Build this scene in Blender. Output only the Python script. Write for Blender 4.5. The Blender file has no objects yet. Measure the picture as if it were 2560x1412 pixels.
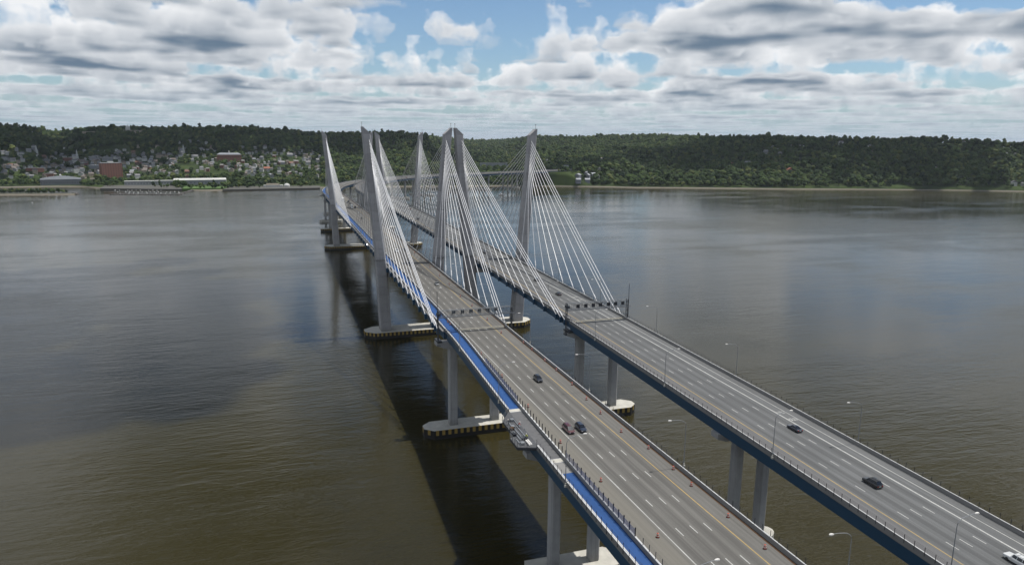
import bpy, math, random
import numpy as np
from mathutils import Matrix, Vector
rnd = random.Random(7)
nr = np.random.RandomState(11)
SC = bpy.context.scene
COL = SC.collection
R = math.radians

# ------------------------------------------------------------------ camera
W_, H_ = 2560, 1412
CX, CY, CZ = -46.6745, -431.3449, 121.8982
YAW, PIT, ROL, FPX = 0.322021, 0.200623, 0.0092637, 1765.761
fw = np.array([math.sin(YAW)*math.cos(PIT), math.cos(YAW)*math.cos(PIT), -math.sin(PIT)])
r0 = np.array([math.cos(YAW), -math.sin(YAW), 0.0]); u0 = np.cross(r0, fw)
rgt = r0*math.cos(ROL) + u0*math.sin(ROL); upv = -r0*math.sin(ROL) + u0*math.cos(ROL)
OC = np.array([CX, CY, CZ])
cam = bpy.data.cameras.new('camera'); camo = bpy.data.objects.new('camera', cam); COL.objects.link(camo)
cam.sensor_fit = 'HORIZONTAL'; cam.sensor_width = 36.0; cam.lens = FPX/W_*36.0
cam.clip_start = 1.0; cam.clip_end = 90000.0
camo.matrix_world = Matrix(((rgt[0], upv[0], -fw[0], CX), (rgt[1], upv[1], -fw[1], CY), (rgt[2], upv[2], -fw[2], CZ), (0, 0, 0, 1)))
SC.camera = camo

# ------------------------------------------------------------------ exposure
SC.view_settings.view_transform = 'Standard'; SC.view_settings.look = 'None'
SC.view_settings.gamma = 1.0; SC.view_settings.use_curve_mapping = False
SC.view_settings.exposure = 0.0

# ------------------------------------------------------------------ sun (from +X, 71 degrees up)
SUN_EL = 71.0
sd = bpy.data.lights.new('sun', 'SUN'); sd.energy = 4.6; sd.angle = R(0.5); sd.color = (1.0, 0.965, 0.90)
so = bpy.data.objects.new('sun', sd); COL.objects.link(so)
sv = Vector((math.cos(R(SUN_EL)), -0.012, math.sin(R(SUN_EL))))
so.rotation_euler = sv.to_track_quat('Z', 'Y').to_euler(); so.location = (300, -200, 600)

# ------------------------------------------------------------------ node helpers
class NT:
    def __init__(s, tree): s.t = tree; s.n = tree.nodes; s.l = tree.links
    def new(s, typ, **kw):
        nd = s.n.new(typ)
        for k, v in kw.items(): setattr(nd, k, v)
        return nd
    def set(s, sock, v):
        if v is None: return
        if isinstance(v, bpy.types.NodeSocket): s.l.new(v, sock)
        else: sock.default_value = v
    def math(s, op, a, b=None, c=None, clamp=False):
        nd = s.new('ShaderNodeMath', operation=op, use_clamp=clamp)
        s.set(nd.inputs[0], a); s.set(nd.inputs[1], b); s.set(nd.inputs[2], c)
        return nd.outputs[0]
    def vmath(s, op, a, b=None):
        nd = s.new('ShaderNodeVectorMath', operation=op)
        s.set(nd.inputs[0], a)
        if op == 'SCALE': s.set(nd.inputs['Scale'], b)
        elif b is not None: s.set(nd.inputs[1], b)
        return nd.outputs[0]
    def noise(s, vec, scale, detail=4.0, rough=0.55, dist=0.0, out='Fac', dim='3D'):
        nd = s.new('ShaderNodeTexNoise', noise_dimensions=dim)
        if vec is not None: s.l.new(vec, nd.inputs['Vector'])
        nd.inputs['Scale'].default_value = scale; nd.inputs['Detail'].default_value = detail
        nd.inputs['Roughness'].default_value = rough; nd.inputs['Distortion'].default_value = dist
        return nd.outputs[out]
    def mix(s, f, a, b, mode='MIX'):
        nd = s.new('ShaderNodeMix', data_type='RGBA', blend_type=mode); nd.clamp_factor = True
        s.set(nd.inputs[0], f); s.set(nd.inputs[6], a); s.set(nd.inputs[7], b)
        return nd.outputs[2]
    def maprange(s, v, a, b, c=0.0, d=1.0, typ='SMOOTHSTEP'):
        nd = s.new('ShaderNodeMapRange', interpolation_type=typ)
        s.set(nd.inputs[0], v); s.set(nd.inputs[1], a); s.set(nd.inputs[2], b); s.set(nd.inputs[3], c); s.set(nd.inputs[4], d)
        return nd.outputs[0]
    def xyz(s, x, y, z):
        nd = s.new('ShaderNodeCombineXYZ'); s.set(nd.inputs[0], x); s.set(nd.inputs[1], y); s.set(nd.inputs[2], z)
        return nd.outputs[0]

# ------------------------------------------------------------------ world: Nishita sky under broken cumulus
world = bpy.data.worlds.new('World'); SC.world = world; world.use_nodes = True
w = NT(world.node_tree); w.n.clear()
sky = w.new('ShaderNodeTexSky', sky_type='NISHITA'); sky.sun_disc = False
sky.sun_elevation = R(SUN_EL); sky.sun_rotation = R(90.0); sky.altitude = 100.0
sky.air_density = 1.0; sky.dust_density = 0.4; sky.ozone_density = 1.6
tc = w.new('ShaderNodeTexCoord'); sep = w.new('ShaderNodeSeparateXYZ'); w.l.new(tc.outputs['Generated'], sep.inputs[0])
dz = w.math('MAXIMUM', sep.outputs[2], 0.0)
dze = w.math('ADD', dz, 0.014)
px = w.math('DIVIDE', sep.outputs[0], dze); py = w.math('DIVIDE', sep.outputs[1], dze)
skc = w.mix(1.0, sky.outputs[0], (0.082, 0.094, 0.104, 1), 'MULTIPLY')
hz = w.maprange(dz, 0.0, 0.085, 1.0, 0.0)
skc = w.mix(w.math('MULTIPLY', hz, 0.80), skc, (0.29, 0.435, 0.545, 1))
NSL = 15; CB, CT = 1.10, 1.95          # cloud base and top, km
wn = w.new('ShaderNodeTexWhiteNoise', noise_dimensions='3D'); w.l.new(w.vmath('SCALE', tc.outputs['Generated'], 91731.7), wn.inputs['Vector'])
jit = wn.outputs[0]                    # each ray samples the cloud layer at its own heights, so no strata show
thin = w.maprange(dz, 0.0, 0.07, 0.35, 1.0)                                  # far clouds dissolve into the air
bank = w.noise(w.xyz(px, py, 0.0), 0.34, 1.0, 0.5, dim='2D')                  # broad banks of cloud
bank = w.math('MULTIPLY', w.math('SUBTRACT', bank, 0.5), 2.3)
colr = skc
for k in range(NSL-1, -1, -1):
    t = w.math('MULTIPLY', w.math('ADD', jit, float(k)), 1.0/NSL)
    h = w.math('MULTIPLY_ADD', t, CT-CB, CB)
    x_ = w.math('MULTIPLY', px, h); y_ = w.math('MULTIPLY', py, h)
    big = w.noise(w.xyz(x_, y_, 0.0), 0.95, 2.0, 0.55, dim='2D')               # where each cumulus stands
    det = w.noise(w.xyz(x_, y_, w.math('MULTIPLY', h, 1.15)), 2.3, 5.0, 0.58)   # billows
    dens = w.math('MULTIPLY_ADD', big, 3.4, w.math('ADD', bank, -3.4*0.509))
    dens = w.math('MULTIPLY_ADD', w.math('POWER', t, 1.1), -0.78, dens)
    dens = w.math('MULTIPLY_ADD', w.math('SUBTRACT', det, 0.5), w.math('MULTIPLY_ADD', t, 1.6, 1.7), dens)
    a = w.math('MULTIPLY', w.maprange(dens, 0.0, 0.07, 0.0, 0.97), thin)
    deep = w.maprange(dens, 0.10, 1.25, 0.0, 1.0, 'LINEAR')
    t1 = w.math('SUBTRACT', 1.0, t)
    lit = w.math('MULTIPLY_ADD', t, 0.85, 0.64)
    lit = w.math('SUBTRACT', lit, w.math('MULTIPLY', deep, w.math('MULTIPLY', t1, 1.0)), clamp=True)
    cc = w.mix(lit, (0.135, 0.200, 0.280, 1), (0.92, 0.935, 0.955, 1))
    cc = w.mix(w.math('MULTIPLY', hz, 0.45), cc, (0.47, 0.585, 0.67, 1))
    colr = w.mix(a, colr, cc)
bg = w.new('ShaderNodeBackground'); w.l.new(colr, bg.inputs[0]); bg.inputs[1].default_value = 1.0
world.cycles.sampling_method = 'MANUAL'; world.cycles.sample_map_resolution = 256
wo = w.new('ShaderNodeOutputWorld'); w.l.new(bg.outputs[0], wo.inputs[0])

# ------------------------------------------------------------------ geometry of the place
def proj(P):
    d = np.asarray(P, float) - OC
    return (W_/2 + FPX*(d@rgt)/(d@fw), H_/2 - FPX*(d@upv)/(d@fw))
def ray(u, v): return fw + rgt*((u-W_/2)/FPX) + upv*((H_/2-v)/FPX)
def atz(u, v, z):
    d = ray(u, v); return OC + d*((z-OC[2])/d[2])
def zdk(s, b):
    zc, k = (45.439, 8.0816e-6) if b == 'N' else (45.9215, 1.54022e-5)
    t = abs(s-183.0)
    if s > 523: return zc - k*340**2 - (0.0055 if b == 'N' else 0.0050)*(min(s, 1600)-523)
    return zc - k*t*t if t < 340 else zc - k*340**2 - 2*k*340*(t-340)
def ssmooth(t): t = min(1, max(0, t)); return t*t*(3-2*t)
ARC_S, ARC_R, ARC_A = 600.0, 700.0, R(58)
def ncen(s):
    """centre line of the left carriageway: point, unit normal to the right"""
    if s <= ARC_S: return (27.5, s), (1.0, 0.0)
    th = min((s-ARC_S)/ARC_R, ARC_A); rest = max(0, s-ARC_S-ARC_R*ARC_A)
    x = 27.5 + ARC_R*(1-math.cos(th)) + rest*math.sin(th); y = ARC_S + ARC_R*math.sin(th) + rest*math.cos(th)
    return (x, y), (math.cos(th), -math.sin(th))
def path(b, s, off):
    (cx, cy), (nx, ny) = ncen(s)
    m = min(0.0, s+157.0)
    if b == 'N': o = off - 27.5 + 5.204e-5*m*m
    else: o = off - 27.5 - 2.892e-5*m*m - 27.0*ssmooth((s-560)/420.0)
    return (cx + nx*o, cy + ny*o)
def deckpt(u, v, b, dzz=0.0):
    z = 44.0
    for _ in range(30):
        P = atz(u, v, z+dzz); z = zdk(P[1], b)
    return P
TS = [-700, -330, -302, -287, -246, -173, -150, 3000]; TV = [-5.2, -5.0, -4.5, -4.1, -2.95, 0, 0, 0]
def lsh(s): return float(np.interp(s, TS, TV))      # outward drift of the shared path west of the joint (on top of the curve)

# ------------------------------------------------------------------ mesh building
class MB:
    def __init__(s): s.v = []; s.f = []; s.m = []; s.mi = 0
    def add(s, vs, fs):
        b = len(s.v); s.v.extend([tuple(map(float, p)) for p in vs]); s.f.extend([tuple(i+b for i in f) for f in fs]); s.m.extend([s.mi]*len(fs)); return s
    def box(s, x0, x1, y0, y1, z0, z1):
        return s.add([(x0,y0,z0),(x1,y0,z0),(x1,y1,z0),(x0,y1,z0),(x0,y0,z1),(x1,y0,z1),(x1,y1,z1),(x0,y1,z1)],
                     [(0,3,2,1),(4,5,6,7),(0,1,5,4),(1,2,6,5),(2,3,7,6),(3,0,4,7)])
    def loft(s, rings, cap=True, close=True):
        n = len(rings[0]); vs = [p for r_ in rings for p in r_]; fs = []
        for i in range(len(rings)-1):
            for j in range(n if close else n-1):
                a, b2 = i*n+j, i*n+(j+1) % n
                fs.append((a, b2, b2+n, a+n))
        if cap and close:
            fs.append(tuple(range(n-1, -1, -1))); q = (len(rings)-1)*n; fs.append(tuple(range(q, q+n)))
        return s.add(vs, fs)
    def tube(s, pts, rad, n=6, cap=True):
        pts = [Vector(p) for p in pts]; rads = rad if isinstance(rad, (list, tuple)) else [rad]*len(pts)
        rings = []
        for i, p in enumerate(pts):
            d = (pts[min(i+1, len(pts)-1)] - pts[max(i-1, 0)]).normalized()
            a = Vector((0, 0, 1)) if abs(d.z) < .95 else Vector((1, 0, 0))
            x = d.cross(a).normalized(); y = d.cross(x).normalized()
            rings.append([p + (x*math.cos(2*math.pi*k/n) + y*math.sin(2*math.pi*k/n))*rads[i] for k in range(n)])
        return s.loft(rings, cap)
    def bar(s, p, q, wd, ht):
        p, q = Vector(p), Vector(q); d = (q-p).normalized(); a = Vector((0, 0, 1)) if abs(d.z) < .95 else Vector((1, 0, 0))
        x = d.cross(a).normalized()*wd/2; y = d.cross(x).normalized()*ht/2
        return s.loft([[c-x-y, c+x-y, c+x+y, c-x+y] for c in (p, q)])
    def prism(s, poly, z0, z1):
        return s.loft([[(x, y, z0) for x, y in poly], [(x, y, z1) for x, y in poly]])
    def lathe(s, prof, n=12, c=(0, 0, 0)):
        return s.loft([[(c[0]+r_*math.cos(2*math.pi*k/n), c[1]+r_*math.sin(2*math.pi*k/n), c[2]+z) for k in range(n)] for r_, z in prof])
    def mesh(s, name, mat=None, smooth=False):
        me = bpy.data.meshes.new(name); me.from_pydata(s.v, [], s.f)
        if mat is not None:
            for mm in (mat if isinstance(mat, (list, tuple)) else [mat]): me.materials.append(mm)
            if isinstance(mat, (list, tuple)): me.polygons.foreach_set('material_index', s.m)
        if smooth: me.polygons.foreach_set('use_smooth', [True]*len(me.polygons))
        me.update(); return me
    def build(s, name, mat=None, parent=None, smooth=False, loc=None, bevel=0):
        return obj(name, s.mesh(name, mat, smooth), parent, loc, bevel=bevel)
def obj(name, me, parent=None, loc=None, rotz=0, bevel=0):
    o = bpy.data.objects.new(name, me); COL.objects.link(o); o.parent = parent
    if loc is not None: o.location = loc
    if rotz: o.rotation_euler = (0, 0, rotz)
    if bevel:
        m = o.modifiers.new('bevel', 'BEVEL'); m.width = bevel; m.segments = 2; m.limit_method = 'ANGLE'
    return o
def tag(o, label=None, cat=None, group=None, kind=None):
    if label: o['label'] = label
    if cat: o['category'] = cat
    if group: o['group'] = group
    if kind: o['kind'] = kind
    return o
def thing(name, label, cat, loc=(0, 0, 0), rotz=0, group=None):
    o = bpy.data.objects.new(name, None); COL.objects.link(o); o.empty_display_size = 0.5
    o.location = loc; o.rotation_euler = (0, 0, rotz)
    return tag(o, label, cat, group)
def copy_tree(o, parent=None):
    c = o.copy(); COL.objects.link(c); c.parent = parent
    for ch in o.children: copy_tree(ch, c)
    return c
ORD = ['nearest', 'second', 'third', 'fourth', 'fifth', 'sixth', 'seventh', 'eighth', 'ninth', 'tenth', 'eleventh', 'twelfth', 'thirteenth',
       'fourteenth', 'fifteenth', 'sixteenth', 'seventeenth', 'eighteenth', 'nineteenth', 'twentieth']
def ordw(i, first='nearest'):
    if i == 0: return first
    if i < 20: return ORD[i]
    t = ['twenty', 'thirty', 'forty', 'fifty', 'sixty', 'seventy', 'eighty', 'ninety'][(i+1)//10-2]
    return t + '-' + ['', 'first', 'second', 'third', 'fourth', 'fifth', 'sixth', 'seventh', 'eighth', 'ninth'][(i+1) % 10] if (i+1) % 10 else t + '-tenth'

# ------------------------------------------------------------------ materials
def pmat(name, col, rough=0.7, var=0.18, scale=1.0, metal=0.0, bump=0.0, spec=0.4, stretch=None, bscale=None, coat=0.0, streak=0.0):
    m = bpy.data.materials.new(name); m.use_nodes = True; t = NT(m.node_tree)
    b = t.n['Principled BSDF']; b.inputs['Roughness'].default_value = rough; b.inputs['Metallic'].default_value = metal
    b.inputs['Specular IOR Level'].default_value = spec
    if coat: b.inputs['Coat Weight'].default_value = coat; b.inputs['Coat Roughness'].default_value = 0.05
    c4 = (*col, 1)
    if var > 0:
        g = t.new('ShaderNodeTexCoord'); vec = g.outputs['Object']
        if stretch:
            mp = t.new('ShaderNodeMapping'); mp.inputs['Scale'].default_value = stretch; t.l.new(vec, mp.inputs[0]); vec = mp.outputs[0]
        f = t.noise(vec, scale, 6.0, 0.6)
        f2 = t.noise(vec, scale*0.17, 3.0, 0.5)
        f = t.math('ADD', t.math('MULTIPLY', f, 0.6), t.math('MULTIPLY', f2, 0.4))
        f = t.maprange(f, 0.3, 0.7, 0, 1, 'LINEAR')
        lo = tuple(max(0, c*(1-var)) for c in col) + (1,); hi = tuple(min(1, c*(1+var)) for c in col) + (1,)
        co = t.mix(f, lo, hi)
        if streak:
            mp = t.new('ShaderNodeMapping'); mp.inputs['Scale'].default_value = (1.3, 1.3, 0.05); t.l.new(g.outputs['Object'], mp.inputs[0])
            sf = t.maprange(t.noise(mp.outputs[0], 1.0, 4.0, 0.6), 0.5, 0.72, 0, streak)
            co = t.mix(sf, co, tuple(c*0.55 for c in col) + (1,))
        t.l.new(co, b.inputs['Base Color'])
        if bump:
            bp = t.new('ShaderNodeBump'); bp.inputs['Strength'].default_value = bump; bp.inputs['Distance'].default_value = 0.05
            t.l.new(t.noise(vec, bscale or scale*4, 4.0, 0.6), bp.inputs['Height']); t.l.new(bp.outputs[0], b.inputs['Normal'])
    else: b.inputs['Base Color'].default_value = c4
    return m
M = {}
M['tower'] = pmat('tower_concrete', (0.33, 0.325, 0.33), 0.75, 0.12, 0.35, bump=0.15, streak=0.35)
def per_object(m, amt):
    t = NT(m.node_tree); b = t.n['Principled BSDF']; lk = b.inputs['Base Color'].links[0]; src = lk.from_socket
    oi = t.new('ShaderNodeObjectInfo'); v = t.maprange(oi.outputs['Random'], 0, 1, 1-amt, 1+amt, 'LINEAR'); mul = t.vmath('SCALE', src, v); t.l.new(mul, b.inputs['Base Color'])
per_object(M['tower'], 0.09)

M['conc'] = pmat('pier_concrete', (0.33, 0.33, 0.33), 0.8, 0.15, 0.5, bump=0.2, streak=0.5)
def tide(m):
    t = NT(m.node_tree); b = t.n['Principled BSDF']; src = b.inputs['Base Color'].links[0].from_socket
    g = t.new('ShaderNodeNewGeometry').outputs['Position']; s3 = t.new('ShaderNodeSeparateXYZ'); t.l.new(g, s3.inputs[0])
    zz = t.math('ADD', s3.outputs[2], t.math('MULTIPLY', t.math('SUBTRACT', t.noise(g, 0.8, 4.0, 0.7), 0.5), 5.0))
    t.l.new(t.mix(t.maprange(zz, 3.5, 8.5, 0.55, 0.0), src, (0.10, 0.095, 0.075, 1)), b.inputs['Base Color'])
tide(M['conc']); tide(M['tower'])
M['caplight'] = pmat('pile_cap_concrete', (0.44, 0.425, 0.38), 0.85, 0.22, 0.35, bump=0.1)
M['parapet'] = pmat('parapet_concrete', (0.20, 0.196, 0.19), 0.8, 0.15, 0.8, stretch=(1, .2, 1))
M['coping'] = pmat('white_coping', (0.46, 0.46, 0.46), 0.6, 0.08, 1.0)
M['blue'] = pmat('blue_path_coating', (0.014, 0.064, 0.205), 0.6, 0.20, 0.9, stretch=(1, .25, 1))
M['girder'] = pmat('blue_girder_paint', (0.018, 0.060, 0.115), 0.45, 0.12, 0.4, stretch=(1, .2, 1))
M['black'] = pmat('black_metal', (0.022, 0.024, 0.03), 0.5, 0.1, 3.0)
M['galv'] = pmat('galvanised_steel', (0.24, 0.25, 0.26), 0.45, 0.2, 2.0, metal=0.5)
M['dsteel'] = pmat('dark_steel', (0.055, 0.06, 0.068), 0.5, 0.2, 2.0, metal=0.3)
M['cable'] = pmat('white_cable_sheath', (0.62, 0.62, 0.63), 0.35, 0.06, 1.0)
M['lampw'] = pmat('pale_lamp_paint', (0.21, 0.22, 0.23), 0.4, 0.1, 2.0)
M['wline'] = pmat('white_road_paint', (0.37, 0.37, 0.35), 0.6, 0.32, 1.6)
M['yline'] = pmat('yellow_road_paint', (0.34, 0.235, 0.075), 0.6, 0.25, 1.6)
M['joint'] = pmat('pale_joint_concrete', (0.28, 0.265, 0.22), 0.8, 0.15, 1.0)
M['apron'] = pmat('bare_dark_walkway', (0.105, 0.105, 0.108), 0.8, 0.2, 1.0)
M['rust'] = pmat('rusty_stain', (0.075, 0.040, 0.020), 0.9, 0.3, 1.2, stretch=(1, .2, 1))
M['fyel'] = pmat('yellow_fender', (0.30, 0.205, 0.05), 0.6, 0.25, 1.0)
M['fblk'] = pmat('black_fender', (0.016, 0.015, 0.014), 0.6, 0.2, 1.0)
M['orange'] = pmat('orange_plastic', (0.42, 0.070, 0.034), 0.5, 0.08, 2.0)
M['reflect'] = pmat('white_band', (0.6, 0.58, 0.55), 0.4, 0.05, 2.0)
M['rubber'] = pmat('black_rubber', (0.018, 0.018, 0.018), 0.8, 0.1, 4.0)
M['glass'] = pmat('dark_car_glass', (0.012, 0.014, 0.017), 0.06, 0.0, spec=0.6)
M['chrome'] = pmat('wheel_metal', (0.35, 0.35, 0.36), 0.35, 0.1, 3.0, metal=0.8)
M['lamp_glass'] = pmat('headlight_glass', (0.55, 0.55, 0.55), 0.15, 0.0)
M['tail'] = pmat('tail_light_red', (0.30, 0.012, 0.01), 0.2, 0.0)
def road_mat(name, col, tint, x0, lane):
    m = bpy.data.materials.new(name); m.use_nodes = True; t = NT(m.node_tree); b = t.n['Principled BSDF']
    b.inputs['Roughness'].default_value = 0.85; b.inputs['Specular IOR Level'].default_value = 0.25
    g = t.new('ShaderNodeTexCoord').outputs['UV']
    mp = t.new('ShaderNodeMapping'); mp.inputs['Scale'].default_value = (1, 0.012, 1); t.l.new(g, mp.inputs[0])
    st = t.noise(mp.outputs[0], 1.5, 5.0, 0.65)
    fine = t.noise(g, 2.6, 5.0, 0.7); blot = t.noise(g, 0.06, 4.0, 0.6)
    s3 = t.new('ShaderNodeSeparateXYZ'); t.l.new(g, s3.inputs[0])
    ph = t.math('MULTIPLY', t.math('SUBTRACT', s3.outputs[0], x0), 2*math.pi/lane)
    tr = t.math('MULTIPLY', t.math('COSINE', ph), -0.5)          # tyre wear in the middle of each lane
    inl = t.maprange(t.math('ABSOLUTE', t.math('SUBTRACT', s3.outputs[0], x0+2*lane)), 2.1*lane, 2.4*lane, 1.0, 0.0)
    v = t.math('ADD', t.math('MULTIPLY', t.math('SUBTRACT', st, 0.5), 2.0), t.math('MULTIPLY', t.math('SUBTRACT', blot, 0.5), 0.7))
    v = t.math('ADD', v, t.math('MULTIPLY', t.math('SUBTRACT', fine, 0.5), 0.75))
    v = t.math('SUBTRACT', v, t.math('MULTIPLY', t.math('ADD', tr, 0.35), t.math('MULTIPLY', inl, 0.55)))
    c = t.mix(t.math('ADD', v, 0.5, clamp=True), tuple(q*0.72 for q in col) + (1,), tuple(q*1.28 for q in col) + (1,))
    edge = t.maprange(s3.outputs[0], x0-2.5, x0+0.8, 1.0, 0.0)
    c = t.mix(t.math('MULTIPLY', edge, 0.8), c, t.mix(st, tuple(q*0.85 for q in tint) + (1,), tuple(q*1.15 for q in tint) + (1,)))
    t.l.new(c, b.inputs['Base Color'])
    bp = t.new('ShaderNodeBump'); bp.inputs['Strength'].default_value = 0.15; bp.inputs['Distance'].default_value = 0.02
    t.l.new(t.noise(g, 9.0, 3.0, 0.6), bp.inputs['Height']); t.l.new(bp.outputs[0], b.inputs['Normal'])
    return m
M['roadN'] = road_mat('asphalt_left_deck', (0.124, 0.119, 0.110), (0.155, 0.145, 0.124), 23.2, 3.33)
M['roadS'] = road_mat('asphalt_right_deck', (0.113, 0.115, 0.116), (0.122, 0.119, 0.120), 76.3, 3.66)

# ================================================================== SETTING: water
def water_mat():
    m = bpy.data.materials.new('river_water'); m.use_nodes = True; t = NT(m.node_tree); b = t.n['Principled BSDF']
    g = t.new('ShaderNodeTexCoord').outputs['Object']
    b.inputs['IOR'].default_value = 1.333; b.inputs['Specular IOR Level'].default_value = 0.5
    big = t.noise(g, 0.0016, 4.0, 0.55, 0.6); mid = t.noise(g, 0.011, 4.0, 0.6, 0.4)
    silt = t.math('ADD', t.math('MULTIPLY', big, 0.75), t.math('MULTIPLY', mid, 0.25))
    c = t.mix(t.maprange(silt, 0.36, 0.62), (0.017, 0.0150, 0.0056, 1), (0.030, 0.0252, 0.0085, 1))
    t.l.new(c, b.inputs['Base Color'])
    mps = t.new('ShaderNodeMapping'); mps.inputs['Rotation'].default_value = (0, 0, 0.5); mps.inputs['Scale'].default_value = (0.0022, 0.014, 1); t.l.new(g, mps.inputs[0])
    strk = t.noise(mps.outputs[0], 1.0, 5.0, 0.6, 0.5)
    wind = t.maprange(t.math('ADD', t.math('MULTIPLY', big, 0.45), t.math('ADD', t.math('MULTIPLY', mid, 0.20), t.math('MULTIPLY', strk, 0.35))), 0.40, 0.60)
    t.l.new(t.maprange(wind, 0, 1, 0.08, 0.18), b.inputs['Roughness'])
    def warp(rot, sx, sy):
        mp = t.new('ShaderNodeMapping'); mp.inputs['Rotation'].default_value = (0, 0, rot); mp.inputs['Scale'].default_value = (sx, sy, 1); t.l.new(g, mp.inputs[0]); return mp.outputs[0]
    n1 = t.noise(warp(0.35, 0.10, 0.34), 1.0, 3.0, 0.6, 0.3)          # short wind waves, crests roughly across the river
    n2 = t.noise(warp(-0.25, 0.33, 0.85), 1.0, 3.0, 0.65, 0.2)
    n3 = t.noise(warp(0.1, 0.022, 0.075), 1.0, 2.0, 0.5, 0.3)
    hgt = t.math('ADD', t.math('MULTIPLY', n1, 0.95), t.math('ADD', t.math('MULTIPLY', n2, 0.30), t.math('MULTIPLY', n3, 1.3)))
    bp = t.new('ShaderNodeBump'); bp.inputs['Distance'].default_value = 1.0
    t.l.new(t.maprange(wind, 0, 1, 0.10, 0.30), bp.inputs['Strength'])
    t.l.new(hgt, bp.inputs['Height']); t.l.new(bp.outputs[0], b.inputs['Normal'])
    return m
mb = MB(); S_ = 42000.0
mb.add([(-S_, -S_, 0), (S_, -S_, 0), (S_, S_, 0), (-S_, S_, 0)], [(0, 1, 2, 3)])
tag(mb.build('river_water', water_mat()), kind='structure')

# ================================================================== SETTING: unseen cumulus above the frame, placed for the shade they cast on hills and river
M['cloud'] = pmat('cloud_white', (0.80, 0.80, 0.82), 1.0, 0.0, spec=0.0)
CLOUD_Z = 1250.0
def cloud(blobs, seed):
    """blobs: x, y, rx, ry in metres at the cloud base; puffs thin out towards the rim"""
    g = random.Random(seed); q = MB()
    for bx, by, rx, ry in blobs:
        n = int(rx*ry*math.pi/1500)
        for _ in range(n):
            a = g.uniform(0, 6.283); d = math.sqrt(g.random())*g.uniform(.75, 1.2); rim = max(0.0, min(1.0, d))
            r_ = g.uniform(34, 62)*(1.15-.62*rim); h_ = (1-rim*rim)*190*g.random()
            c = (bx+rx*d*math.cos(a), by+ry*d*math.sin(a), CLOUD_Z+h_+g.uniform(-12, 12))
            q.lathe([(r_*.35, -r_*.45), (r_*.95, -r_*.15), (r_*.9, r_*.35), (r_*.45, r_*.8), (r_*.05, r_*.95)], 7, c)
    return tag(q.build('cloud', M['cloud'], smooth=True), kind='structure')
CLX = CLOUD_Z/math.tan(R(SUN_EL))
def over(x, y, rx, ry): return (x+CLX, y, rx, ry)      # a cloud stands this far up-sun of its shadow
# ================================================================== SETTING: far shore terrain
UHZ = lambda u: 347.2 + (u-1280)*0.00926
def u2a(u):
    d = ray(u, UHZ(u)); return math.atan2(d[0], d[1])
shore_pts = [(-1100, 478), (-500, 470), (-150, 470), (0, 470), (110, 468), (190, 468), (240, 472), (330, 470), (420, 476), (500, 478), (600, 476), (700, 475), (800, 470), (900, 468.5), (1000, 467.5),
             (1100, 467), (1250, 466), (1400, 466.5), (1500, 468), (1600, 470.5), (1800, 472), (2000, 474.5), (2200, 475.5), (2400, 477.5), (2560, 480), (2900, 487), (3400, 500), (4200, 520)]
SA = [u2a(u) for u, v in shore_pts]; SR = [math.hypot(atz(u, v, 0)[0]-CX, atz(u, v, 0)[1]-CY) for u, v in shore_pts]
sky_pts = [(-900, 316), (-300, 312), (0, 311), (60, 314), (95, 319), (130, 323.5), (165, 324), (200, 321), (260, 316.5), (330, 316.5), (400, 317), (480, 316.5), (560, 318), (640, 317.5), (700, 321), (760, 326), (830, 329),
           (880, 329), (930, 329), (960, 326.5), (990, 324), (1040, 330.5), (1080, 335.5), (1130, 342.5), (1180, 345.5), (1260, 345), (1300, 340), (1350, 337), (1400, 336.5), (1480, 336), (1560, 333), (1660, 333),
           (1720, 335), (1780, 338), (1830, 339), (1900, 337), (1960, 336), (2020, 340), (2060, 341), (2100, 339.5), (2160, 342), (2230, 344), (2290, 341.5), (2340, 343), (2400, 347), (2450, 348.5), (2500, 352), (2560, 354),
           (2800, 356), (3400, 360), (4200, 366)]
KA = [u2a(u) for u, v in sky_pts]; KE = [(UHZ(u)-v)/FPX for u, v in sky_pts]
rid_pts = [(-900, 3000), (0, 3000), (80, 3000), (110, 3500), (150, 3500), (190, 3200), (400, 3100), (700, 3000), (900, 2900), (1060, 2900), (1110, 5200), (1260, 5600), (1310, 4300), (1420, 3800), (1700, 3500), (1790, 2800), (2000, 2500), (2300, 2500), (2560, 2600), (4200, 2600)]
RA = [u2a(u) for u, v in rid_pts]; RR = [v for u, v in rid_pts]
def vnoise(x, y, seed=0):
    """cheap smooth value noise, vectorised, 0..1"""
    xi = np.floor(x).astype(np.int64); yi = np.floor(y).astype(np.int64); fx = x-xi; fy = y-yi
    fx = fx*fx*(3-2*fx); fy = fy*fy*(3-2*fy)
    def hsh(a, b):
        n = (a*374761393 + b*668265263 + seed*974711) & 0x7fffffff
        n = ((n ^ (n >> 13))*1274126177) & 0x7fffffff
        return ((n ^ (n >> 16)) & 0xffff)/65535.0
    return (hsh(xi, yi)*(1-fx)+hsh(xi+1, yi)*fx)*(1-fy) + (hsh(xi, yi+1)*(1-fx)+hsh(xi+1, yi+1)*fx)*fy
EMB = path('N', 1590.0, 48.0); EMD = (math.sin(ARC_A), math.cos(ARC_A))
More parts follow.
